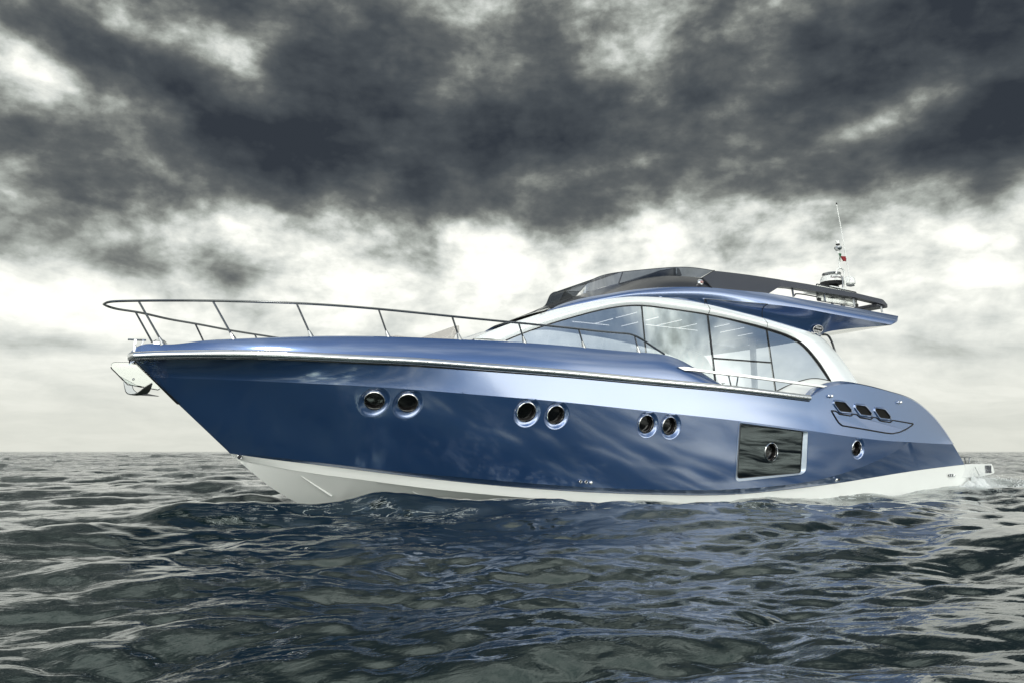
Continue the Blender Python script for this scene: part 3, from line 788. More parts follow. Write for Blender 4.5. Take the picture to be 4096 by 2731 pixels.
# windscreen and coachroof front: spans between the two arches ahead of the flybridge
kf = int(np.argmin(np.abs(aor[:, 0] - 9.0)))
fr = aor[:kf + 1]
ws = []
for t in np.linspace(1, -1, 15):
    r = fr.copy(); r[:, 1] *= t; bow = (1 - t * t); r[:, 2] -= .02 * bow;  ws.append(r)
MB().grid(np.array(ws)).build('windscreen', pmat('windscreen_painted_reflection', (.62, .66, .68), .35, coat=.6), Y)  # pale colour stands in for bright sky reflected in the glass

# flybridge: blue side band and wings
U_px = [(2205, 1232), (2260, 1213), (2340, 1192), (2420, 1178), (2495, 1165), (2580, 1155), (2708, 1149), (2848, 1152), (2955, 1162), (3074, 1174), (3210, 1197), (3338, 1219), (3465, 1241), (3593, 1265)]
Fu = spline1([5.5, 6.3, 7, 8, 9, 10.5, 12, 14, 16], [.55, .96, 1.22, 1.43, 1.55, 1.68, 1.80, 1.88, 1.86])
Wl = spline1([5.5, 6.3, 7.0, 8.5, 9.5, 10.5, 12, 14, 16], [.70, 1.08, 1.32, 1.52, 1.60, 1.76, 1.93, 2.02, 2.0])
band_lo = [(2170, 1255), (2325, 1217), (2431, 1198), (2516, 1188.5), (2623, 1189), (2720, 1192), (2819, 1197), (2940, 1206), (3070, 1217), (3231, 1238), (3338, 1258), (3450, 1278), (3565, 1300)]
U3 = resample(curve(U_px, f1(Fu), 160), 160); L3w = resample(curve(band_lo, f1(Wl), 160), 160)
tipc = curve([(3593, 1265), (3588, 1282), (3565, 1300)], 2.0, 10)
fbm = MB(); md = U3 * .5 + L3w * .5; md[:, 1] -= .035
fbm.both(loft([U3, md, L3w], 160, 5))
tp = arr([U3[-1], (U3[-1] + L3w[-1]) / 2 + np.array([.07, -.02, -.01]), L3w[-1]]); fbm.both(loft([arr([U3[-1], (U3[-1] + L3w[-1]) / 2, L3w[-1]]), catmull(tp, 3)], 8, 2))
# recessed under-facet: from the wing's lower edge in to the white arch
kx0 = float(unproj((2819, 1197), f1(Wl))[0])
lw = L3w[L3w[:, 0] >= kx0]; 
under_px = [(2831, 1221), (2940, 1246), (3057, 1276), (3189, 1315), (3280, 1350)]
un = curve(under_px, sso(.0), 60)
cur = [(3280, 1350), (3286, 1340), (3300, 1331), (3340, 1322), (3380, 1317), (3440, 1311), (3508, 1306), (3565, 1301)]
Bcur = lambda x, z: 1.55 + (2.0 - 1.55) * min(1, max(0, (x - 12.3) / 2.0)) ** .8
cu = curve(cur, lambda x, z: max(SS(x, z), 0) if x < 12.3 else Bcur(x, z), 60)
lowr = np.r_[un[:-1], cu]
lw_r = resample(lw, 200)
# pair points by station
lowx = np.maximum.accumulate(lowr[:, 0]); tt = np.linspace(0, 1, 200)
xs_ = lowx[0] + (lowx[-1] - lowx[0]) * tt; lo_r = np.stack([xs_, np.interp(xs_, lowx, lowr[:, 1]), np.interp(xs_, lowx, lowr[:, 2])], 1)
up_x = lw[0, 0] + (lw[-1, 0] - lw[0, 0]) * tt; up_r = np.stack([up_x, np.interp(up_x, lw[:, 0], lw[:, 1]), np.interp(up_x, lw[:, 0], lw[:, 2])], 1)
m1 = up_r * .55 + lo_r * .45; m1[:, 1] += .03 * np.sin(np.pi * tt) ** .5
Gu = loft([up_r, m1, lo_r], 200, 6); fbm.both(Gu); yund = surf_y(Gu)
sel = (L3w[:, 0] >= float(unproj((2640, 1189), f1(Wl))[0])) & (L3w[:, 0] <= kx0 + .02); fa_ = resample(L3w[sel], 30)
fl_ = resample(arr([unproj(p, sso(.0)) for p in catmull([(2635, 1189.5), (2700, 1198), (2750, 1205), (2831, 1221)], 30)]), 30)
fbm.both(loft([fa_, fl_], 30, 3))
fly = fbm.build('flybridge_side', 'blue', Y, sharp=28)
# thin bright trim on the lip and the panel joints
MB().tube(resample(arr([unproj(p, f1(Wl, .012)) for p in [(2819, 1196), (2900, 1203), (3070, 1217)]]), 20), .008, 6).build('lip_trim', 'chrome', fly)
def on_under(p):
    return unproj(p, lambda x, z: -yund(x, z) + .006)
MB().tube(arr([on_under(p) for p in catmull([(3070, 1218), (3056, 1228), (3050, 1240), (3051, 1275)], 14)]), .005, 6).build('panel_joint', 'black', fly)
MB().tube(arr([unproj(p, lambda x, z: Wl(x) + .01) for p in [(2819, 1197), (2818, 1217)]]), .005, 6).build('panel_joint', 'black', fly)
# underside of the overhang and flybridge deck
cu2 = cu.copy(); cu2 = cu2[np.r_[True, np.diff(cu2[:, 0]) > 1e-4]] if len(cu2) > 2 else cu2
cur_r = resample(cu2, 40)
und = []
for t in np.linspace(1, -1, 9):
    r = cur_r.copy(); r[:, 1] *= t; r[:, 2] -= .02 * (1 - t * t); und.append(r)
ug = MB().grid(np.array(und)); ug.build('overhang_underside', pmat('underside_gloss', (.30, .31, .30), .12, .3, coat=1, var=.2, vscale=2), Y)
fd = []
for t in np.linspace(1, -1, 13):
    r = U3.copy(); r[:, 1] *= t; r[:, 2] += .03 * (1 - t * t) - .02; fd.append(r)
MB().grid(np.array(fd)).build('flybridge_deck', 'deck', Y)
# closes the aft edge of the overhang
MB().grid(np.array([np.array([U3[-1], L3w[-1]]) * np.array([1, t, 1]) for t in np.linspace(1, -1, 7)])).build('overhang_edge', 'blue', Y)
# pole under the overhang
MB().tube(catmull([unproj(p, 1.3) for p in [(3290, 1338), (3312, 1343), (3325, 1362), (3342, 1412), (3346, 1424)]], 20), .022, 8).build('overhang_strut', 'steel', Y)

# charcoal coaming, forward part
B_nose = spline1([6.6, 6.95, 7.25, 7.6, 8.2, 9, 10, 11, 12, 14], [.12, .34, .62, .88, 1.14, 1.33, 1.45, 1.54, 1.62, 1.70])
D_top = [(2207, 1229), (2270, 1201), (2350, 1170), (2440, 1143), (2538, 1121), (2644, 1106), (2730, 1106), (2806, 1112)]
D_bot = [(2207, 1232), (2260, 1213), (2340, 1192), (2420, 1178), (2495, 1165), (2580, 1155), (2708, 1149), (2846, 1152)]
dtop = resample(curve(D_top, f1(B_nose), 80), 80); dbot = resample(curve(D_bot, f1(Fu, -.01), 80), 80)
dm = dtop * .5 + dbot * .5; dm[:, 1] -= .02
for f in (lambda a: a, mir):
    cm = MB(); cm.grid(f(loft([dbot, dm, dtop], 80, 4))); cm.grid(f(loft([dtop, dtop + np.array([0, .10, -.02])], 80, 1)))
    coam = cm.build('front_coaming', 'charg', Y, sharp=50)
# dark nose that spans across in front of the flybridge screen
ns = []
nose = dtop[:52]
for t in np.linspace(1, -1, 15):
    r = nose.copy(); r[:, 1] *= t; b_ = 1 - t * t; r[:, 2] += .01 * b_; ns.append(r)
MB().grid(np.array(ns)).build('flybridge_nose', 'charg', Y)
# aft panel with the long handrail wing
A_px = [(2857, 1084), (2921, 1091), (3066, 1111), (3236, 1138), (3423, 1173), (3533, 1199), (3541, 1205), (3551, 1221), (3540, 1223.5), (3508, 1211), (3423, 1191), (3231, 1161.5), (3168, 1151), (3121, 1147), (3100, 1157), (3074, 1175), (2955, 1162), (2848, 1153), (2811, 1112)]
Fa = lambda x, z: Fu(x) - .02 - .22 * max(0, z - (3.62)) 
ap = arr([unproj(p, lambda x, z: Fu(x) - .05) for p in A_px])
# split in quads: the solid panel and the rail
pan_t = resample(curve([(2811, 1112), (2857, 1084), (2921, 1091), (3000, 1101), (3121, 1120)], lambda x, z: Fu(x) - .14, 40, smooth=False), 40)
pan_b = resample(curve([(2811, 1112), (2848, 1153), (2955, 1163), (3074, 1175), (3121, 1147)], lambda x, z: Fu(x) - .01, 40, smooth=False), 40)
def shell(top, bot_, thick, name, mat, parent=None, smooth_sharp=30):
    ti = top + np.array([0, thick, 0]); bi_ = bot_ + np.array([0, thick, 0])
    for f in (lambda a: a, mir):
        mb = MB(); mb.grid(f(np.array([top, bot_, bi_, ti])), closev=True)
        mb.add(f(np.array([top[0], bot_[0], bi_[0], ti[0]])), [(0, 1, 2, 3)]); mb.add(f(np.array([top[-1], bot_[-1], bi_[-1], ti[-1]])), [(3, 2, 1, 0)])
        mb.build(name, mat, parent or Y, sharp=smooth_sharp)
# panel: solid loft through matching rows
pt = curve([(2857, 1084), (2921, 1091), (3000, 1101), (3121, 1119)], lambda x, z: Fu(x) - .13, 30)
pm_ = curve([(2811, 1112), (2900, 1120), (3000, 1130), (3121, 1146)], lambda x, z: Fu(x) - .06, 30)
pb_ = curve([(2848, 1153), (2955, 1162), (3020, 1168), (3075, 1175)], lambda x, z: Fu(x) - .01, 30)
for f in (lambda a: a, mir):
    mbp = MB(); Gp = np.array([pt, pm_, pb_]); mbp.grid(f(Gp)); mbp.grid(f(Gp + np.array([0, .07, 0])))
    for e in (Gp[:, 0], Gp[:, -1], Gp[0], Gp[-1]): mbp.grid(f(np.array([e, e + np.array([0, .07, 0])])))
    mbp.build('side_coaming', 'char', Y, sharp=20)
rt = resample(curve([(3118, 1119), (3236, 1138), (3423, 1173), (3533, 1199), (3551, 1221)], lambda x, z: Fu(x) - .13, 60, smooth=False), 60)
rb = resample(curve([(3118, 1147), (3168, 1151), (3231, 1161.5), (3423, 1191), (3508, 1211), (3545, 1223)], lambda x, z: Fu(x) - .10, 60, smooth=False), 60)
wing = shell(rt, rb, .14, 'flybridge_handrail', 'char')
# the rail turns across the stern
e_t, e_b = rt[-1].copy(), rb[-1].copy()
cr = MB(); z1 = e_t[2]; z0_ = e_t[2] - .085; x1_ = e_t[0]; 
cr.box((x1_ - .16, 0, (z0_ + z1) / 2 + .02), (.36, abs(e_t[1]) * 2 - .02, .07)); cr.build('aft_handrail', 'char', Y, bevel=.02)
for a, b in (((3168, 1152), (3174, 1188)), ((3295, 1171), (3300, 1207)), ((3412, 1192), (3419, 1229)), ((3520, 1212), (3529, 1250))):
    for sg in (0, 1):
        P = [unproj(a, lambda x, z: Fu(x) - .17), unproj(b, lambda x, z: Fu(x) - .15)]; P = mir(P) if sg else arr(P)
        MB().tube(P, .020, 8).build('rail_post', 'steel', Y)
MB().tube(catmull([unproj(p, 1.4) for p in [(3176, 1186), (3180, 1178), (3190, 1176), (3260, 1187), (3330, 1192), (3400, 1182)]], 24), .014, 8).build('inner_grab_rail', 'steel', Y)
# clear side screen held below the handrail
scr = arr([unproj(p, lambda x, z: Fu(x) - .24) for p in dense(rpoly([(3265, 1136), (3425, 1170), (3428, 1230), (3268, 1203)], 5, 3))])
so_ = MB().slab(scr, (0, .012, 0)).build('side_screen', 'clear', Y, smooth=False)
MB().tube(np.r_[scr, scr[:1]], .009, 6, cap=False).build('screen_frame', 'char', so_)
for q in ((3277, 1198), (3426, 1222)): MB().box(unproj(q, lambda x, z: Fu(x) - .25), (.07, .04, .06)).build('screen_clamp', 'black', so_)

# smoked flybridge screen
w1t = [(2300, 1186), (2330, 1155), (2359, 1126), (2385, 1112), (2410, 1103), (2450, 1094), (2491, 1088)]
w1b = [(2300, 1188), (2340, 1174), (2380, 1160), (2419, 1148), (2474, 1137)]
w1B = lambda x, z: B_nose(x) - .04
a1 = resample(curve(w1t, lambda x, z: B_nose(x) - .14, 40), 40); b1 = resample(curve(w1b, w1B, 40), 40)
w2t = [(2491, 1088), (2560, 1081), (2644, 1073.5), (2708, 1069.5), (2772, 1071.5), (2852, 1083)]
w2b = [(2474, 1137), (2540, 1122), (2644, 1106), (2720, 1106), (2803, 1111)]
a2 = resample(curve(w2t, lambda x, z: B_nose(x) - .14, 40), 40); b2 = resample(curve(w2b, w1B, 40), 40)
fs = []
for sg in (1, -1):
    q = (lambda a: a) if sg == 1 else mir
    MB().grid(q(loft([a1, b1], 40, 5))).build('flybridge_screen', 'smoke', Y)
    MB().grid(q(loft([a2, b2], 40, 5))).build('flybridge_screen', 'smoke', Y)
    MB().tube(q(arr([a2[0], b2[0]])), .012, 8).build('screen_joint', 'char', Y)
    MB().tube(q(a2), .006, 6).build('screen_edge', 'char', Y)
    MB().tube(q(a1), .006, 6).build('screen_edge', 'char', Y)
    MB().tube(q(arr([unproj((2857, 1083), lambda x, z: Fu(x) - .15), unproj((2811, 1112), lambda x, z: Fu(x) - .08), unproj((2848, 1153), lambda x, z: Fu(x) - .0)])), .012, 8).build('coaming_joint', 'black', Y)
# the screen wraps round the front
fw = []
for t in np.linspace(1, -1, 15):
    r = a1.copy(); r[:, 1] *= t; r[:, 0] -= .35 * (1 - t * t) * 0 ; fw.append(r)
MB().grid(np.array(fw)).build('flybridge_screen', 'smoke', Y)
# helm console and dark cowl seen through the screen
co = [(2500, 1140), (2560, 1112), (2640, 1082), (2700, 1071), (2718, 1073), (2730, 1103), (2700, 1112), (2600, 1125)]
MB().slab([unproj(p, .95) for p in co], (0, 1.2, 0)).build('helm_console', 'charg', Y, sharp=30, bevel=.02)
MB().box(unproj((2704, 1095), .97), (.03, .03, .22)).build('console_post', 'steel', Y)
# small mounting block at the front tip and wiper rods
MB().box(unproj((2214, 1229), lambda x, z: Fu(x) - .02), (.16, .06, .045)).build('front_fairlead', 'black', Y, bevel=.008)
for dz in (0, 4): MB().tube([unproj((2160, 1252 + dz), 1.25), unproj((2290, 1190 + dz), 1.2)], .005, 6).build('wiper_rod', 'black', Y)
# port navigation lamp
lp = unproj((2800, 1131), lambda x, z: Fu(x) - .06)
nl = MB().lathe(lp + np.array([0, .01, 0]), [(.06, 0), (.062, -.02), (.05, -.045), (.038, -.05)], 24, axis=(0, 1, 0)).build('navigation_lamp', 'chrome', Y)
MB().box(lp + np.array([0, -.045, 0]), (.065, .025, .05)).build('lamp_lens', 'lens', nl, bevel=.01)

# ---- badge on the side
def text_mesh(body, size, mat, parent, origin, ux, uy, name='lettering', extr=.002):
    cu_ = bpy.data.curves.new(name, 'FONT'); cu_.body = body; cu_.size = size; cu_.align_x = 'CENTER'; cu_.align_y = 'CENTER'; cu_.extrude = extr; cu_.offset = size * .004
    ob = bpy.data.objects.new('tmp', cu_); COL.objects.link(ob); bpy.context.view_layer.update()
    me = bpy.data.meshes.new_from_object(ob.evaluated_get(bpy.context.evaluated_depsgraph_get())); bpy.data.objects.remove(ob)
    me.name = name; me.materials.clear(); me.materials.append(M[mat])
    ux = Vector(ux).normalized(); uz = ux.cross(Vector(uy)).normalized(); uy2 = uz.cross(ux)
    mt = Matrix(((ux[0], uy2[0], uz[0], origin[0]), (ux[1], uy2[1], uz[1], origin[1]), (ux[2], uy2[2], uz[2], origin[2]), (0, 0, 0, 1)))
    me.transform(mt); o = bpy.data.objects.new(name, me); COL.objects.link(o); o.parent = parent; return o
M['whitep'] = pmat('white_lettering', (.8, .8, .8), .5)
M['inkred'] = pmat('dark_lettering', (.05, .02, .04), .5)
bc = on_under((3270, 1316)); bl = on_under((3252, 1312)); br_ = on_under((3288, 1321)); btp = on_under((3270, 1303)); bbt = on_under((3270, 1331))
ux = br_ - bl; uy = btp - bbt; rx_ = np.linalg.norm(ux) / 2 * .98; ry_ = np.linalg.norm(uy) / 2; ux /= np.linalg.norm(ux); uy -= ux * (uy @ ux); uy /= np.linalg.norm(uy); nb = np.cross(ux, uy); nb = nb if nb[1] < 0 else -nb
def oval(r1, r2, h, n=40): return [bc + nb * h + ux * r1 * math.cos(2 * math.pi * k / n) + uy * r2 * math.sin(2 * math.pi * k / n) for k in range(n)]
badge = MB().slab(oval(rx_, ry_, .004), nb * .010).build('badge', 'black', Y, smooth=False)
ring = oval(rx_, ry_, .016); MB().tube(ring + ring[:1], .006, 6, cap=False).build('badge_rim', 'whitep', badge)
text_mesh('sessa', .082, 'whitep', badge, bc + nb * .018 + uy * .034, ux, uy); text_mesh('marine', .068, 'whitep', badge, bc + nb * .018 - uy * .034, ux, uy)
kn = MB()
for s_ in (-1, 1): kn.tube([bc + nb * .016 - uy * (ry_ * .95) + ux * .01 * s_, bc + nb * .016 - uy * (ry_ * 1.25) + ux * .07 * s_, bc + nb * .016 - uy * (ry_ * 1.1) + ux * .13 * s_], .010, 6)
kn.build('badge_knot', 'whitep', badge)

# ---- interior of the saloon
fl = MB().box((9.0, 0, 1.70), (8.4, 3.1, .06)).build('saloon_floor', 'wood', Y)
cl = MB()
cx_t = resample(ain, 60); cg = []
for t in np.linspace(.96, -.96, 9):
    r = cx_t[6:48].copy(); r[:, 1] *= t; r[:, 2] += .02; cg.append(r)
cl.grid(np.array(cg)).build('saloon_ceiling', 'inter', Y)
MB().box((8.3, .2, 2.15), (1.2, .9, .75)).build('galley_counter', 'inter', Y, bevel=.03)
MB().box((6.6, .7, 2.2), (.5, .6, .9)).build('helm_seat', 'cush', Y, bevel=.08)
MB().box((10.3, .9, 2.1), (1.6, .6, .7)).build('saloon_sofa', 'cush', Y, bevel=.08)
MB().box((12.2, 0, 2.45), (.06, .12, 1.5)).build('door_post', 'inter', Y)
MB().box((11.2, 1.2, 2.55), (.10, .10, 1.5)).build('cabin_pillar', 'inter', Y)
for (a, b, wv) in (((2288, 1286), (2436, 1301), .9), ((2382, 1294), (2452, 1275), .9), ((2464, 1272), (2548, 1250), .9), ((2486, 1305), (2552, 1289), .9), ((2582, 1282), (2634, 1269), .9), ((2584, 1299), (2790, 1322), .9), ((2629, 1302), (2727, 1280), .9), ((2715, 1312), (2787, 1296), .9), ((2857, 1309), (2918, 1296), .9), ((2881, 1330), (2976, 1311), .9), ((2952, 1344), (3010, 1333), .9)):
    zc0 = unproj(a, wv)[2]
    P = []
    for q in (a, b):
        d_ = ray(q); t_ = (zc0 - CAM[2]) / d_[2]; P.append(CAM + t_ * d_)
    MB().tube(P, .006, 6).build('ceiling_led', 'led', Y)

# ---- bow rail
rp_ = [((415, 1218), 0), ((432, 1210), .16), ((462, 1206.5), .28), ((554, 1204), .45), ((700, 1203), .76), ((850, 1204), 1.01), ((1020, 1208), 1.28), ((1188, 1214), 1.50), ((1515, 1237), 1.80), ((1807, 1266), 1.98), ((2072, 1292), 2.07), ((2320, 1317), 2.12), ((2480, 1333), 2.13), ((2530, 1340), 2.13), ((2552, 1349), 2.13), ((2605, 1382), 2.12), ((2658, 1416), 2.12)]
P = [unproj(p, wv) for p, wv in rp_]
half = catmull(P, 220)
full = np.r_[half[::-1], mir(half[1:])]
MB().tube(full, .0165, 10).build('bow_rail', 'steel', Y)
B_tc = lambda x, z: B_top(x, z) - .03
for (a, b, wa) in (((555, 1206), (652, 1376), .45), ((852, 1206), (938, 1360), 1.01), ((1187, 1216), (1247, 1350), 1.50), ((1515, 1239), (1554, 1351), 1.80), ((1809, 1268), (1839, 1358), 1.98), ((2075, 1294), (2099, 1371), 2.07), ((2315, 1319), (2336, 1390), 2.12), ((2538, 1343), (2555, 1408), 2.13)):
    p0, p1 = unproj(a, wa), unproj(b, B_tc)
    for sg in (0, 1):
        q = mir([p0, p1]) if sg else arr([p0, p1])
        st = MB().tube(q, .0135, 8).build('rail_stanchion', 'steel', Y)
        dq = (q[0] - q[1]) / np.linalg.norm(q[0] - q[1])
        MB().tube([q[1] - np.array([0, 0, .01]), q[1] + dq * .03, q[1] + dq * .07, q[1] + dq * .10], [.036, .030, .022, .016], 10).build('stanchion_foot', 'dull', st)

# ---- foredeck details
cb = MB(); p = unproj((538, 1405), .18)
bt = unproj((536, 1386), .16)
cb.tube([p, p + np.array([0, 0, .16])], .020, 8); cb.tube([p + np.array([-.09, 0, .155]), p + np.array([.13, 0, .16])], .013, 8); cb.tube([p + np.array([.10, 0, .155]), p + np.array([.06, 0, .03])], .010, 8)
cb.build('cleat', 'chrome', Y)
hw = unproj((640, 1374), .3)
MB().lathe(hw + np.array([.0, .1, -.03]), [(.10, 0), (.10, .05), (.06, .09), (.02, .10)], 20).build('windlass', 'chrome', Y)
# padded sun bed with a raised headrest
pad = [(1530, 1352), (1560, 1343), (1590, 1340), (1640, 1349), (1760, 1353), (1800, 1350), (1860, 1342), (1872, 1318), (1882, 1315), (1910, 1315), (1912, 1362), (1530, 1362)]
MB().slab([unproj(p, .95) for p in pad[:4] + [(1760, 1353), (1760, 1370), (1530, 1370)]], (0, 1.9, 0)).build('sun_pad', 'cush', Y, bevel=.02)
hd = [(1758, 1352), (1778, 1346), (1812, 1336), (1815, 1322), (1819, 1310), (1826, 1303), (1838, 1302), (1838, 1330), (1830, 1345), (1828, 1362), (1758, 1362)]
MB().slab([unproj(p, 1.05) for p in [(1758, 1356), (1778, 1350), (1806, 1338), (1813, 1318), (1820, 1302), (1838, 1301), (1839, 1328), (1822, 1340), (1815, 1362)]], (0, 2.1, 0)).build('pad_headrest', 'cush', Y, bevel=.03)

# ---- radar, mast, antennas (on the centreline of the flybridge)
def zr(x, y): return (3150 + x / 2.529, 780 + y / 2.529)
mp = lambda x, y, wv=1.0: unproj(zr(x, y), wv)
c0 = mp(452, 912); k = .244
zt = lambda y: mp(452, y)[2]
rd = MB().lathe((c0[0], c0[1], 0), [(k * .97, zt(899)), (k, zt(890)), (k * .98, zt(865)), (k * .86, zt(832)), (k * .80, zt(828))], 40).build('radar_dome', 'white', Y, sharp=40)
MB().lathe((c0[0], c0[1], 0), [(k * .5, zt(908)), (k * .9, zt(907)), (k * .99, zt(899)), (k * 1.012, zt(893)), (k * 1.0, zt(887))], 40, cap=True).build('dome_band', 'black', rd)
MB().lathe((c0[0], c0[1], 0), [(k * .5, zt(829)), (k * .5, zt(820)), (k * .76, zt(818)), (k * .80, zt(806)), (k * .76, zt(797)), (k * .5, zt(792))], 36).build('dome_plate', 'dull', rd)
def wrap_text(body, size, c, R, z, a0, name, mat, parent):
    o = text_mesh(body, size, mat, parent, (0, 0, 0), (1, 0, 0), (0, 1, 0), name=name, extr=.001)
    for v in o.data.vertices:
        a = a0 + v.co.x / R; rr = R + v.co.z + .003; y_ = v.co.y
        v.co = (c[0] + rr * math.cos(a), c[1] + rr * math.sin(a), z + y_)
    return o
wrap_text('Raymarine', .076, c0, k, zt(856), math.atan2(-.936, -.348), 'lettering', 'inkred', rd)
MB().lathe((c0[0] + .05, c0[1], 0), [(k * .5, zt(950)), (k * .35, zt(905))], 20).build('radar_base', 'steel', Y)
MB().slab([mp(x, y, 1.35) for x, y in [(440, 918), (600, 948), (600, 962), (440, 935)]], (0, .7, 0)).build('mast_platform', 'white', Y)
hp = lambda x, y: mp(x, y, 1.27)
mst = MB().tube(catmull([hp(588, 945), hp(582, 900), hp(574, 830), hp(570, 775), hp(548, 745), hp(520, 745), hp(498, 770), hp(492, 800)], 40), .019, 10).build('mast_hoop', 'bright' if 'bright' in M else 'white', Y)
MB().tube([hp(560, 945), hp(556, 830)], .016, 8).build('mast_support', 'steel', Y)
MB().tube([hp(527, 745), hp(521, 660), hp(512, 562)], .015, 8).build('mast_pole', 'white', mst)
MB().lathe(hp(512, 543), [(.02, -.05), (.055, -.04), (.082, .0), (.07, .035), (.03, .045)], 24).build('mast_light', 'chrome', mst)
MB().tube([hp(511, 532), hp(509, 500)], .010, 8).build('light_stem', 'steel', mst)
MB().lathe(hp(508, 488), [(.03, -.05), (.042, -.045), (.042, -.02)], 20).build('lamp_base', 'black', mst)
MB().lathe(hp(508, 488), [(.040, -.02), (.042, .035), (.034, .048), (.01, .052)], 20).build('lamp_globe', 'white', mst)
MB().tube([mp(638, 900, 1.25), mp(635, 885, 1.25), mp(567, 480, 1.25), mp(496, 95, 1.25)], [.018, .012, .010, .008], 8).build('whip_antenna', 'white', Y)
MB().lathe(mp(496, 90, 1.25), [(.008, -.02), (.018, 0), (.008, .02)], 10).build('antenna_tip', 'black', Y)
MB().tube([mp(600, 920, 1.2), mp(640, 925, 1.25), mp(675, 918, 1.25)], .014, 8).build('antenna_bracket', 'steel', Y)
g0 = mp(625, 880, .8)
MB().lathe(g0, [(.09, -.08), (.125, -.05), (.13, .0), (.12, .06), (.07, .115), (.01, .13)], 28).build('satellite_dome', 'white', Y)
# courtesy flag flown on the mast
fc = [mp(513, 592, 1.29), mp(517, 662, 1.29)]
flag = empty('flag', tuple(fc[1])); tag(flag, 'small green, white and red flag on the yacht mast', 'flag')
wd = .30 * 1.0; inv = np.array(fc[1])
for i, (cn, colr) in enumerate((('green_stripe', (.01, .09, .03)), ('white_stripe', (.75, .75, .72)), ('red_stripe', (.22, .012, .018)))):
    G = []
    for v_ in np.linspace(0, 1, 6):
        row = []
        for u_ in np.linspace(i / 3, (i + 1) / 3, 5):
            hh = fc[0] * (1 - v_) + fc[1] * v_
            row.append(hh + np.array([u_ * .13, -.04 * math.sin(u_ * 7 + v_ * 2) - .05 * u_, -.07 * u_ * (1 - v_ * .2) + .02 * u_ * v_]) - inv)
        G.append(row)
    ob = MB().grid(np.array(G)).build(cn, pmat(cn + '_cloth', colr, .8), flag); sm = ob.modifiers.new('thick', 'SOLIDIFY'); sm.thickness = .004

for q_, wl_ in (((560, 945), 1.30), ((585, 948), .75), ((462, 925), 1.30), ((470, 925), .75)):
    p_ = mp(*q_, wl_); MB().tube([p_, p_ + np.array([-.12, 0, -.62])], .022, 8).build('mast_leg', 'steel', Y)
# ---- anchor and its clear guard at the stem
def za(x, y): return (400 + x / 5.88, 1370 + y / 5.88)
ap_ = lambda x, y, wv=0.0: unproj(za(x, y), wv)
gp = dense(rpoly([za(*q) for q in [(255, 455), (840, 462), (1430, 1070), (1370, 1110), (1190, 1078), (880, 1008), (640, 960), (560, 890), (255, 575)]], [18, 2, 2, 4, 4, 20, 10, 6, 8], 5), 4)
gd = MB().slab([unproj(p, .10) for p in gp], (0, .012, 0)).build('stem_guard', 'clear', Y, smooth=False)
gpp = [unproj(p, .10) for p in gp]
edge = [p for p in gpp if True]
MB().tube(arr([ap_(*q, .105) for q in [(258, 560), (270, 600), (450, 780), (545, 880)]]), .008, 6).build('guard_edge', 'black', gd)
MB().tube(arr([ap_(*q, .105) for q in [(880, 1005), (1190, 1075), (1360, 1105), (1410, 1080)]]), .007, 6).build('guard_edge', 'black', gd)
MB().tube(arr([ap_(*q, .105) for q in [(262, 530), (285, 480), (335, 457), (820, 462)]]), .003, 6).build('guard_edge', 'steel', gd)
MB().lathe(ap_(785, 853, .105), [(.016, .01), (.016, -.01), (.008, -.016)], 14, axis=(0, 1, 0)).build('guard_bolt', 'steel', gd)
anc = empty('anchor', tuple(ap_(700, 1200))); tag(anc, 'polished steel plough anchor hanging under the clear plate at the bow', 'anchor')
ao_ = np.array(anc.location)
shank = [ap_(*q) - ao_ for q in [(540, 870), (650, 985), (760, 1000), (775, 1060), (800, 1110), (865, 1165), (870, 1200), (720, 1222), (640, 1200), (595, 1150), (570, 1050)]]
MB().slab(np.array(shank) + np.array([0, -.045, 0]), (0, .09, 0)).build('shank', 'steel', anc, sharp=30, bevel=.008)
arm = [ap_(*q) - ao_ for q in [(450, 775), (600, 850), (880, 1005), (1030, 1043), (970, 1050), (760, 1005), (640, 960)]]
MB().slab(np.array(arm) + np.array([0, -.03, 0]), (0, .06, 0)).build('arm', 'steel', anc, sharp=30, bevel=.006)
# curved plough blade, one wing towards the camera and one away
tipn = ap_(1215, 940, .30) - ao_; root0 = ap_(640, 1200) - ao_; root1 = ap_(860, 1165) - ao_
def blade(sg):
    q = (lambda p: p) if sg > 0 else (lambda p: np.array([p[0], -p[1], p[2]]))
    top = arr([q(ap_(x, y, wv) - ao_) for x, y, wv in [(700, 1222, .0), (880, 1180, .10), (1030, 1060, .20), (1130, 985, .26), (1215, 938, .30)]])
    bot_ = arr([q(ap_(x, y, wv) - ao_) for x, y, wv in [(720, 1224, .0), (880, 1228, .05), (1110, 1185, .10), (1185, 1100, .22), (1225, 980, .29)]])
    return loft([catmull(top, 24), catmull(bot_, 24)], 24, 5)
bl_ = MB(); bl_.grid(blade(1)); bl_.grid(blade(-1)); 
ob = bl_.build('blade', pmat('anchor_steel', (.20, .20, .19), .28, .9), anc); sm = ob.modifiers.new('thick', 'SOLIDIFY'); sm.thickness = .012
MB().slab([ap_(*q) - ao_ for q in [(800, 1225), (1110, 1190), (1400, 1250), (1360, 1258), (1100, 1240)]], (0, .03, 0)).build('point', 'anchor_dark', anc) if 'anchor_dark' in M else MB().slab([ap_(*q) - ao_ for q in [(800, 1225), (1110, 1190), (1400, 1250), (1360, 1258), (1100, 1240)]], (0, .03, 0)).build('point', 'char', anc)
# dark steel stem plate
sp = arr([unproj(p, .0) + np.array([-.012, 0, 0]) for p in [(524, 1434), (600, 1507), (640, 1545), (697, 1602), (712, 1616)]])
sg_ = MB()
for a_ in (-1, 1): sg_.grid(np.array([sp, sp + np.array([.04, .028 * a_, .0])]))
sg_.build('stem_plate', pmat('stem_steel', (.10, .10, .10), .3, .9), Y)

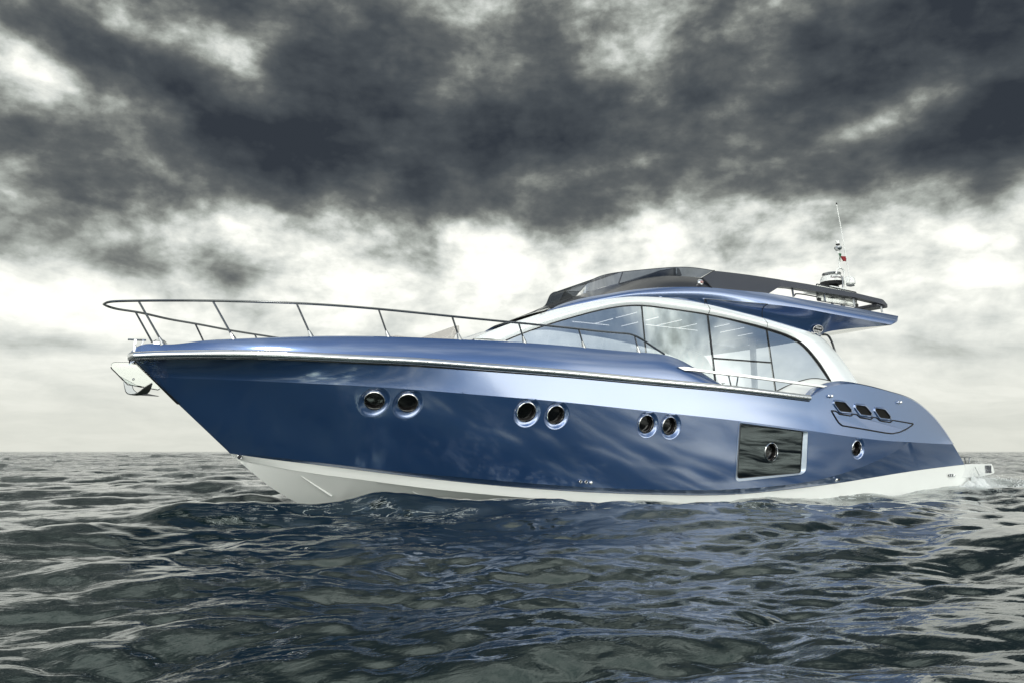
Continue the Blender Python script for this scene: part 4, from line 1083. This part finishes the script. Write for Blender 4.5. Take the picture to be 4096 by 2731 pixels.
# ================================================================== SEA
rng = np.random.default_rng(11)
def fft_tile(N, Lm, lmin, lmax, wind, power, spread, rms, seed):
    r = np.random.default_rng(seed)
    k1 = 2 * np.pi * np.fft.fftfreq(N, Lm / N); kx_, ky_ = np.meshgrid(k1, k1, indexing='xy'); kk = np.hypot(kx_, ky_); kk[0, 0] = 1
    amp = kk ** (-power); band = 1 / (1 + (lmin * kk / (2 * np.pi)) ** 12) / (1 + (2 * np.pi / kk / lmax) ** 8)
    cs = (kx_ * wind[0] + ky_ * wind[1]) / kk
    amp = amp * band * (np.abs(cs) ** spread + .06)
    amp[0, 0] = 0
    H = (r.normal(size=(N, N)) + 1j * r.normal(size=(N, N))) * amp
    h = np.real(np.fft.ifft2(H)); s_ = rms / h.std(); H = H * s_
    h = h * s_; dx = np.real(np.fft.ifft2(-1j * kx_ / kk * H)); dy = np.real(np.fft.ifft2(-1j * ky_ / kk * H))
    return h, dx, dy, Lm, N
def samp(tile, x, y, rot=0.0):
    h, dx, dy, Lm, N = tile
    u = (x * math.cos(rot) + y * math.sin(rot)) / Lm * N; v = (-x * math.sin(rot) + y * math.cos(rot)) / Lm * N
    i0 = np.floor(u).astype(int); j0 = np.floor(v).astype(int); fu = u - i0; fv = v - j0
    out = []
    for a in (h, dx, dy):
        g = lambda i, j: a[np.mod(j0 + j, N), np.mod(i0 + i, N)]
        def cub(p0, p1, p2, p3, t): return p1 + .5 * t * (p2 - p0 + t * (2 * p0 - 5 * p1 + 4 * p2 - p3 + t * (3 * (p1 - p2) + p3 - p0)))
        rows_ = [cub(g(-1, j), g(0, j), g(1, j), g(2, j), fu) for j in (-1, 0, 1, 2)]
        out.append(cub(*rows_, fv))
    ddx = out[1] * math.cos(rot) - out[2] * math.sin(rot); ddy = out[1] * math.sin(rot) + out[2] * math.cos(rot)
    return out[0], ddx, ddy
wd1 = np.array([.34, .94]); wd1 /= np.linalg.norm(wd1)
T1 = fft_tile(512, 67.0, 2.2, 16, wd1, 2.4, 1.5, .068, 3)
T2 = fft_tile(1024, 23.0, .36, 3.2, wd1, 1.95, 1.3, .038, 5)
T3_ = fft_tile(512, 6.1, .11, .55, wd1, 2.0, .8, .0056, 8)
# polar sheet centred under the camera, fine in front and coarse behind
fwd = math.atan2(FW[1], FW[0])
da = np.r_[np.linspace(-R_(46), R_(46), 760), np.linspace(R_(46), R_(314), 820)[1:-1]]
rs = [1.2]
while rs[-1] < 9000:
    r = rs[-1]; ratio = min(.012, max(.0048, .0011 * r)); ratio = ratio if r < 900 else .03; rs.append(r * (1 + ratio))
rs = np.r_[0.004, .35, .7, np.array(rs)]
TH, RR_ = np.meshgrid(fwd - da, rs, indexing='xy')
X = CAM[0] + RR_ * np.cos(TH); Yy = CAM[1] + RR_ * np.sin(TH)
def fade(r, a, b): return np.clip((b - r) / (b - a), 0, 1)
h1_, dx1, dy1 = samp(T1, X, Yy, .0); h1b, dx1b, dy1b = samp(T1, X * .37 + 11, Yy * .37 + 5, .5)
h2_, dx2, dy2 = samp(T2, X, Yy, .25); h3_, dx3, dy3 = samp(T3_, X, Yy, -.2)
f2 = fade(RR_, 60, 400); f3 = fade(RR_, 9, 40)
far = 1 + 0.9 * np.clip((RR_ - 20) / 80, 0, 1)
patch = .65 + .7 * (h1b - h1b.min()) / (np.ptp(h1b))
Hh = h1_ * far + h1b * .8 * np.clip((RR_ - 12) / 30, 0, 1) + h2_ * f2 * patch + h3_ * f3 * patch
Dx = 1.0 * (dx1 * far) + 1.1 * dx2 * f2 * patch + 1.0 * dx3 * f3; Dy = 1.0 * (dy1 * far) + 1.1 * dy2 * f2 * patch + 1.0 * dy3 * f3
# bow wave and the trough along the hull
def ridge(px0, py0, px1, py1, wid, amp):
    a = np.array([px0, py0]); b = np.array([px1, py1]); ab = b - a; L2 = ab @ ab
    t = np.clip(((X - a[0]) * ab[0] + (Yy - a[1]) * ab[1]) / L2, 0, 1)
    d2 = (X - a[0] - t * ab[0]) ** 2 + (Yy - a[1] - t * ab[1]) ** 2
    return amp * np.exp(-d2 / wid ** 2)
BOW = [(.9, -2.1, 3.2, -2.2, .55, .17), (3.2, -2.2, 6.0, -3.0, .5, .10), (1.6, .9, 4.2, 2.4, .5, .14)]
for rg in BOW: Hh = Hh + ridge(*rg)
nearf = np.clip((RR_ - .2) / 2.5, .15, 1); Hh = Hh * nearf
Z = Hh
X = X + Dx; Yy = Yy + Dy
nr, na = X.shape
co_ = np.stack([X, Yy, Z], -1).reshape(-1, 3).astype(np.float32)
idx = np.arange(nr * na).reshape(nr, na); i2 = np.roll(idx, -1, axis=1)
quads = np.stack([idx[:-1], i2[:-1], i2[1:], idx[1:]], -1).reshape(-1, 4)
me = bpy.data.meshes.new('sea'); nq = len(quads)
me.vertices.add(len(co_)); me.vertices.foreach_set('co', co_.ravel())
me.loops.add(nq * 4); me.loops.foreach_set('vertex_index', quads.ravel().astype(np.int32))
me.polygons.add(nq); me.polygons.foreach_set('loop_start', (np.arange(nq) * 4).astype(np.int32)); me.polygons.foreach_set('loop_total', np.full(nq, 4, np.int32))
me.polygons.foreach_set('use_smooth', np.ones(nq, bool)); me.update(); me.validate()
sea = bpy.data.objects.new('sea', me); COL.objects.link(sea); sea['kind'] = 'structure'
if me.polygons[0].normal.z < 0: me.flip_normals()
mt, t, bs = new_mat('sea_water')
oc = t.node('ShaderNodeTexCoord').outputs['Object']
bs.inputs['Base Color'].default_value = (.005, .012, .0125, 1); bs.inputs['Roughness'].default_value = .03; bs.inputs['IOR'].default_value = 1.62; bs.inputs['Specular Tint'].default_value = (.76, 1.0, .97, 1)
str_ = t.vm('MULTIPLY', oc, (1.0, 2.2, 1.0))
cdn = t.node('ShaderNodeVectorMath', operation='LENGTH')
t.put(cdn.inputs[0], t.vm('SUBTRACT', oc, (0.0, -11.3, 0.0)))
nz1 = t.noise(str_, 3.2, 4, .55, .6); nz2 = t.noise(str_, 14.0, 3, .5, .3)
hgt = t.m('ADD', t.m('MULTIPLY', nz1, t.smooth(cdn.outputs['Value'], 8, 40, .006, .05)), t.m('MULTIPLY', nz2, .0013))
farn = t.noise(t.vm('MULTIPLY', oc, (.5, 1.0, 1.0)), .55, 6, .6)
hgt = t.m('ADD', hgt, t.m('MULTIPLY', t.m('MULTIPLY', farn, .5), t.smooth(cdn.outputs['Value'], 18, 90)))
b = t.node('ShaderNodeBump'); b.inputs['Strength'].default_value = 1.0; b.inputs['Distance'].default_value = 1.0
t.put(b.inputs['Height'], hgt); t.l.new(b.outputs[0], bs.inputs['Normal'])
me.materials.append(mt)

# lacy foam drifting along the hull, part of the water's own surface
sx = t.node('ShaderNodeSeparateXYZ'); t.put(sx.inputs[0], oc)
yy = t.m('ABSOLUTE', t.m('ADD', sx.outputs[1], 2.9))
band = t.m('MULTIPLY', t.smooth(yy, .2, 1.7, 1, 0), t.smooth(sx.outputs[0], .6, 2.2))
n1 = t.noise(t.vm('MULTIPLY', oc, (1.0, 2.4, 0)), 1.7, 6, .62, 1.4)
rid = t.smooth(t.m('ABSOLUTE', t.m('SUBTRACT', n1, .5)), .0, .022, 1, 0)
brk = t.smooth(t.noise(oc, 1.1, 3, .5), .47, .60)
fm = t.m('MULTIPLY', t.m('MULTIPLY', rid, brk), t.m('MULTIPLY', band, .75))
con = t.m('MULTIPLY', t.smooth(t.m('ABSOLUTE', t.m('ADD', sx.outputs[1], 2.05)), .0, .42, 1, 0), t.smooth(sx.outputs[0], 3.0, 6.0))
con = t.m('MULTIPLY', con, t.smooth(t.noise(t.vm('MULTIPLY', oc, (1.0, 2.0, 0)), 5.0, 6, .65, .8), .50, .60))
fm = t.m('MAXIMUM', fm, t.m('MULTIPLY', con, .85))
wy = t.m('ADD', t.m('ADD', sx.outputs[1], 2.2), t.m('MULTIPLY', t.m('SUBTRACT', sx.outputs[0], 16.5), .14))
wk_ = t.m('MULTIPLY', t.smooth(t.m('ABSOLUTE', wy), .1, .65, 1, 0), t.m('MULTIPLY', t.smooth(sx.outputs[0], 15.4, 16.4), t.smooth(sx.outputs[0], 19, 25, 1, 0)))
wk2 = t.m('MULTIPLY', t.smooth(t.m('ABSOLUTE', t.m('ADD', sx.outputs[1], .4)), .6, 2.2, 1, 0), t.m('MULTIPLY', t.smooth(sx.outputs[0], 16.9, 17.6), t.smooth(sx.outputs[0], 18, 24, 1, 0)))
wk_ = t.m('MULTIPLY', t.m('MAXIMUM', wk_, t.m('MULTIPLY', wk2, .8)), t.smooth(t.noise(oc, 2.4, 7, .7, .7), .36, .52))
fm = t.m('MAXIMUM', fm, wk_)
t.put(bs.inputs['Base Color'], t.mix(fm, (.005, .012, .0125, 1), (.62, .66, .64, 1)))
t.put(bs.inputs['Roughness'], t.m('MULTIPLY_ADD', fm, .6, .03))

# ------------------------------------------------------------------ splash and wake foam at the stern
r2 = np.random.default_rng(4)
fm_mat, t, bs = new_mat('white_foam')
bs.inputs['Base Color'].default_value = (.78, .81, .81, 1); bs.inputs['Roughness'].default_value = .55
oc = t.node('ShaderNodeTexCoord').outputs['Object']
b = t.node('ShaderNodeBump'); b.inputs['Strength'].default_value = .8; b.inputs['Distance'].default_value = .03
t.put(b.inputs['Height'], t.noise(oc, 22, 5, .65)); t.l.new(b.outputs[0], bs.inputs['Normal'])
bs.inputs['Subsurface Weight'].default_value = 0
def drops(V, F, c, r):
    k = len(V); q = r2.normal(size=3); 
    for d_ in ((1, 0, 0), (-1, 0, 0), (0, 1, 0), (0, -1, 0), (0, 0, 1), (0, 0, -1)): V.append(c + np.array(d_) * r * r2.uniform(.7, 1.3))
    for f_ in ((0, 2, 4), (2, 1, 4), (1, 3, 4), (3, 0, 4), (2, 0, 5), (1, 2, 5), (3, 1, 5), (0, 3, 5)): F.append(tuple(k + i for i in f_))
V, F = [], []
for _ in range(4200):                             # splash thrown up against the platform's side
    u_ = r2.random(); x_ = 15.75 + 1.35 * r2.beta(2.4, 1.7); hx = math.exp(-((x_ - 16.6) / .42) ** 2)
    z_ = -.02 + abs(r2.normal()) * (.07 + .17 * hx); y_ = -1.97 - abs(r2.normal()) * (.10 + .12 * max(0, 1 - z_ / .3))
    drops(V, F, np.array([x_, y_, z_]), r2.uniform(.003, .0075) * (1.5 if z_ < .1 else 1))
nx_, nt_ = 90, 18; Gm = []
ph = r2.uniform(0, 6.28, 12)
for j in range(nt_):
    row = []
    for i in range(nx_):
        x_ = 15.55 + 1.75 * i / (nx_ - 1); a_ = math.pi / 2 * j / (nt_ - 1); e_ = math.sin(math.pi * min(1, max(0, (x_ - 15.55) / 1.75))) ** .7
        hgt_ = (.05 + .20 * math.exp(-((x_ - 16.55) / .36) ** 2)) * e_ * (1 + .30 * math.sin(17 * x_ + ph[0]) * math.sin(9 * x_ + ph[1]) + .12 * math.sin(41 * x_ + 7 * a_ + ph[2]))
        wd_ = (.16 + .14 * e_) * (1 + .2 * math.sin(11 * x_ + ph[3]) + .12 * math.sin(33 * x_ + 5 * a_))
        row.append((x_, -1.94 - wd_ * math.sin(a_), -.08 + (hgt_ + .08) * math.cos(a_) + .012 * math.sin(60 * x_ + 20 * a_)))
    Gm.append(row)
mbs = MB(); mbs.grid(np.array(Gm)); mbs.add(V, F); sp_ = mbs.build('stern_spray', fm_mat, None, smooth=True, sharp=180)
tag(sp_, 'white spray thrown up beside the stern platform', 'spray', kind='stuff')
# churned foam on the water behind and beside the stern
def h_at(x, y):
    h_, _, _ = samp(T1, x, y, .0); g_, _, _ = samp(T2, x, y, .25); return h_ + g_ * .9
V, F = [], []
for _ in range(6000):
    if r2.random() < .55: x_ = 16.7 + abs(r2.normal()) * 2.0; y_ = -2.1 + r2.normal() * .16 - (x_ - 16.7) * .16
    else: x_ = 17.2 + abs(r2.normal()) * 1.9; y_ = r2.normal() * .8 - .9
    lump = .5 + .5 * math.sin(x_ * 5.1 + 2 * math.sin(y_ * 4)) * math.sin(y_ * 6.3 + x_)
    if r2.random() > .25 + .75 * lump: continue
    V_h = float(h_at(np.array([x_]), np.array([y_]))[0])
    drops(V, F, np.array([x_, y_, V_h + .01 + abs(r2.normal()) * .05 * lump]), r2.uniform(.006, .018))
mbs = MB(); mbs.add(V, F); wk = mbs.build('wake_foam', fm_mat, None, smooth=True, sharp=180)
tag(wk, 'churned white foam on the water behind the stern', 'foam', kind='stuff')
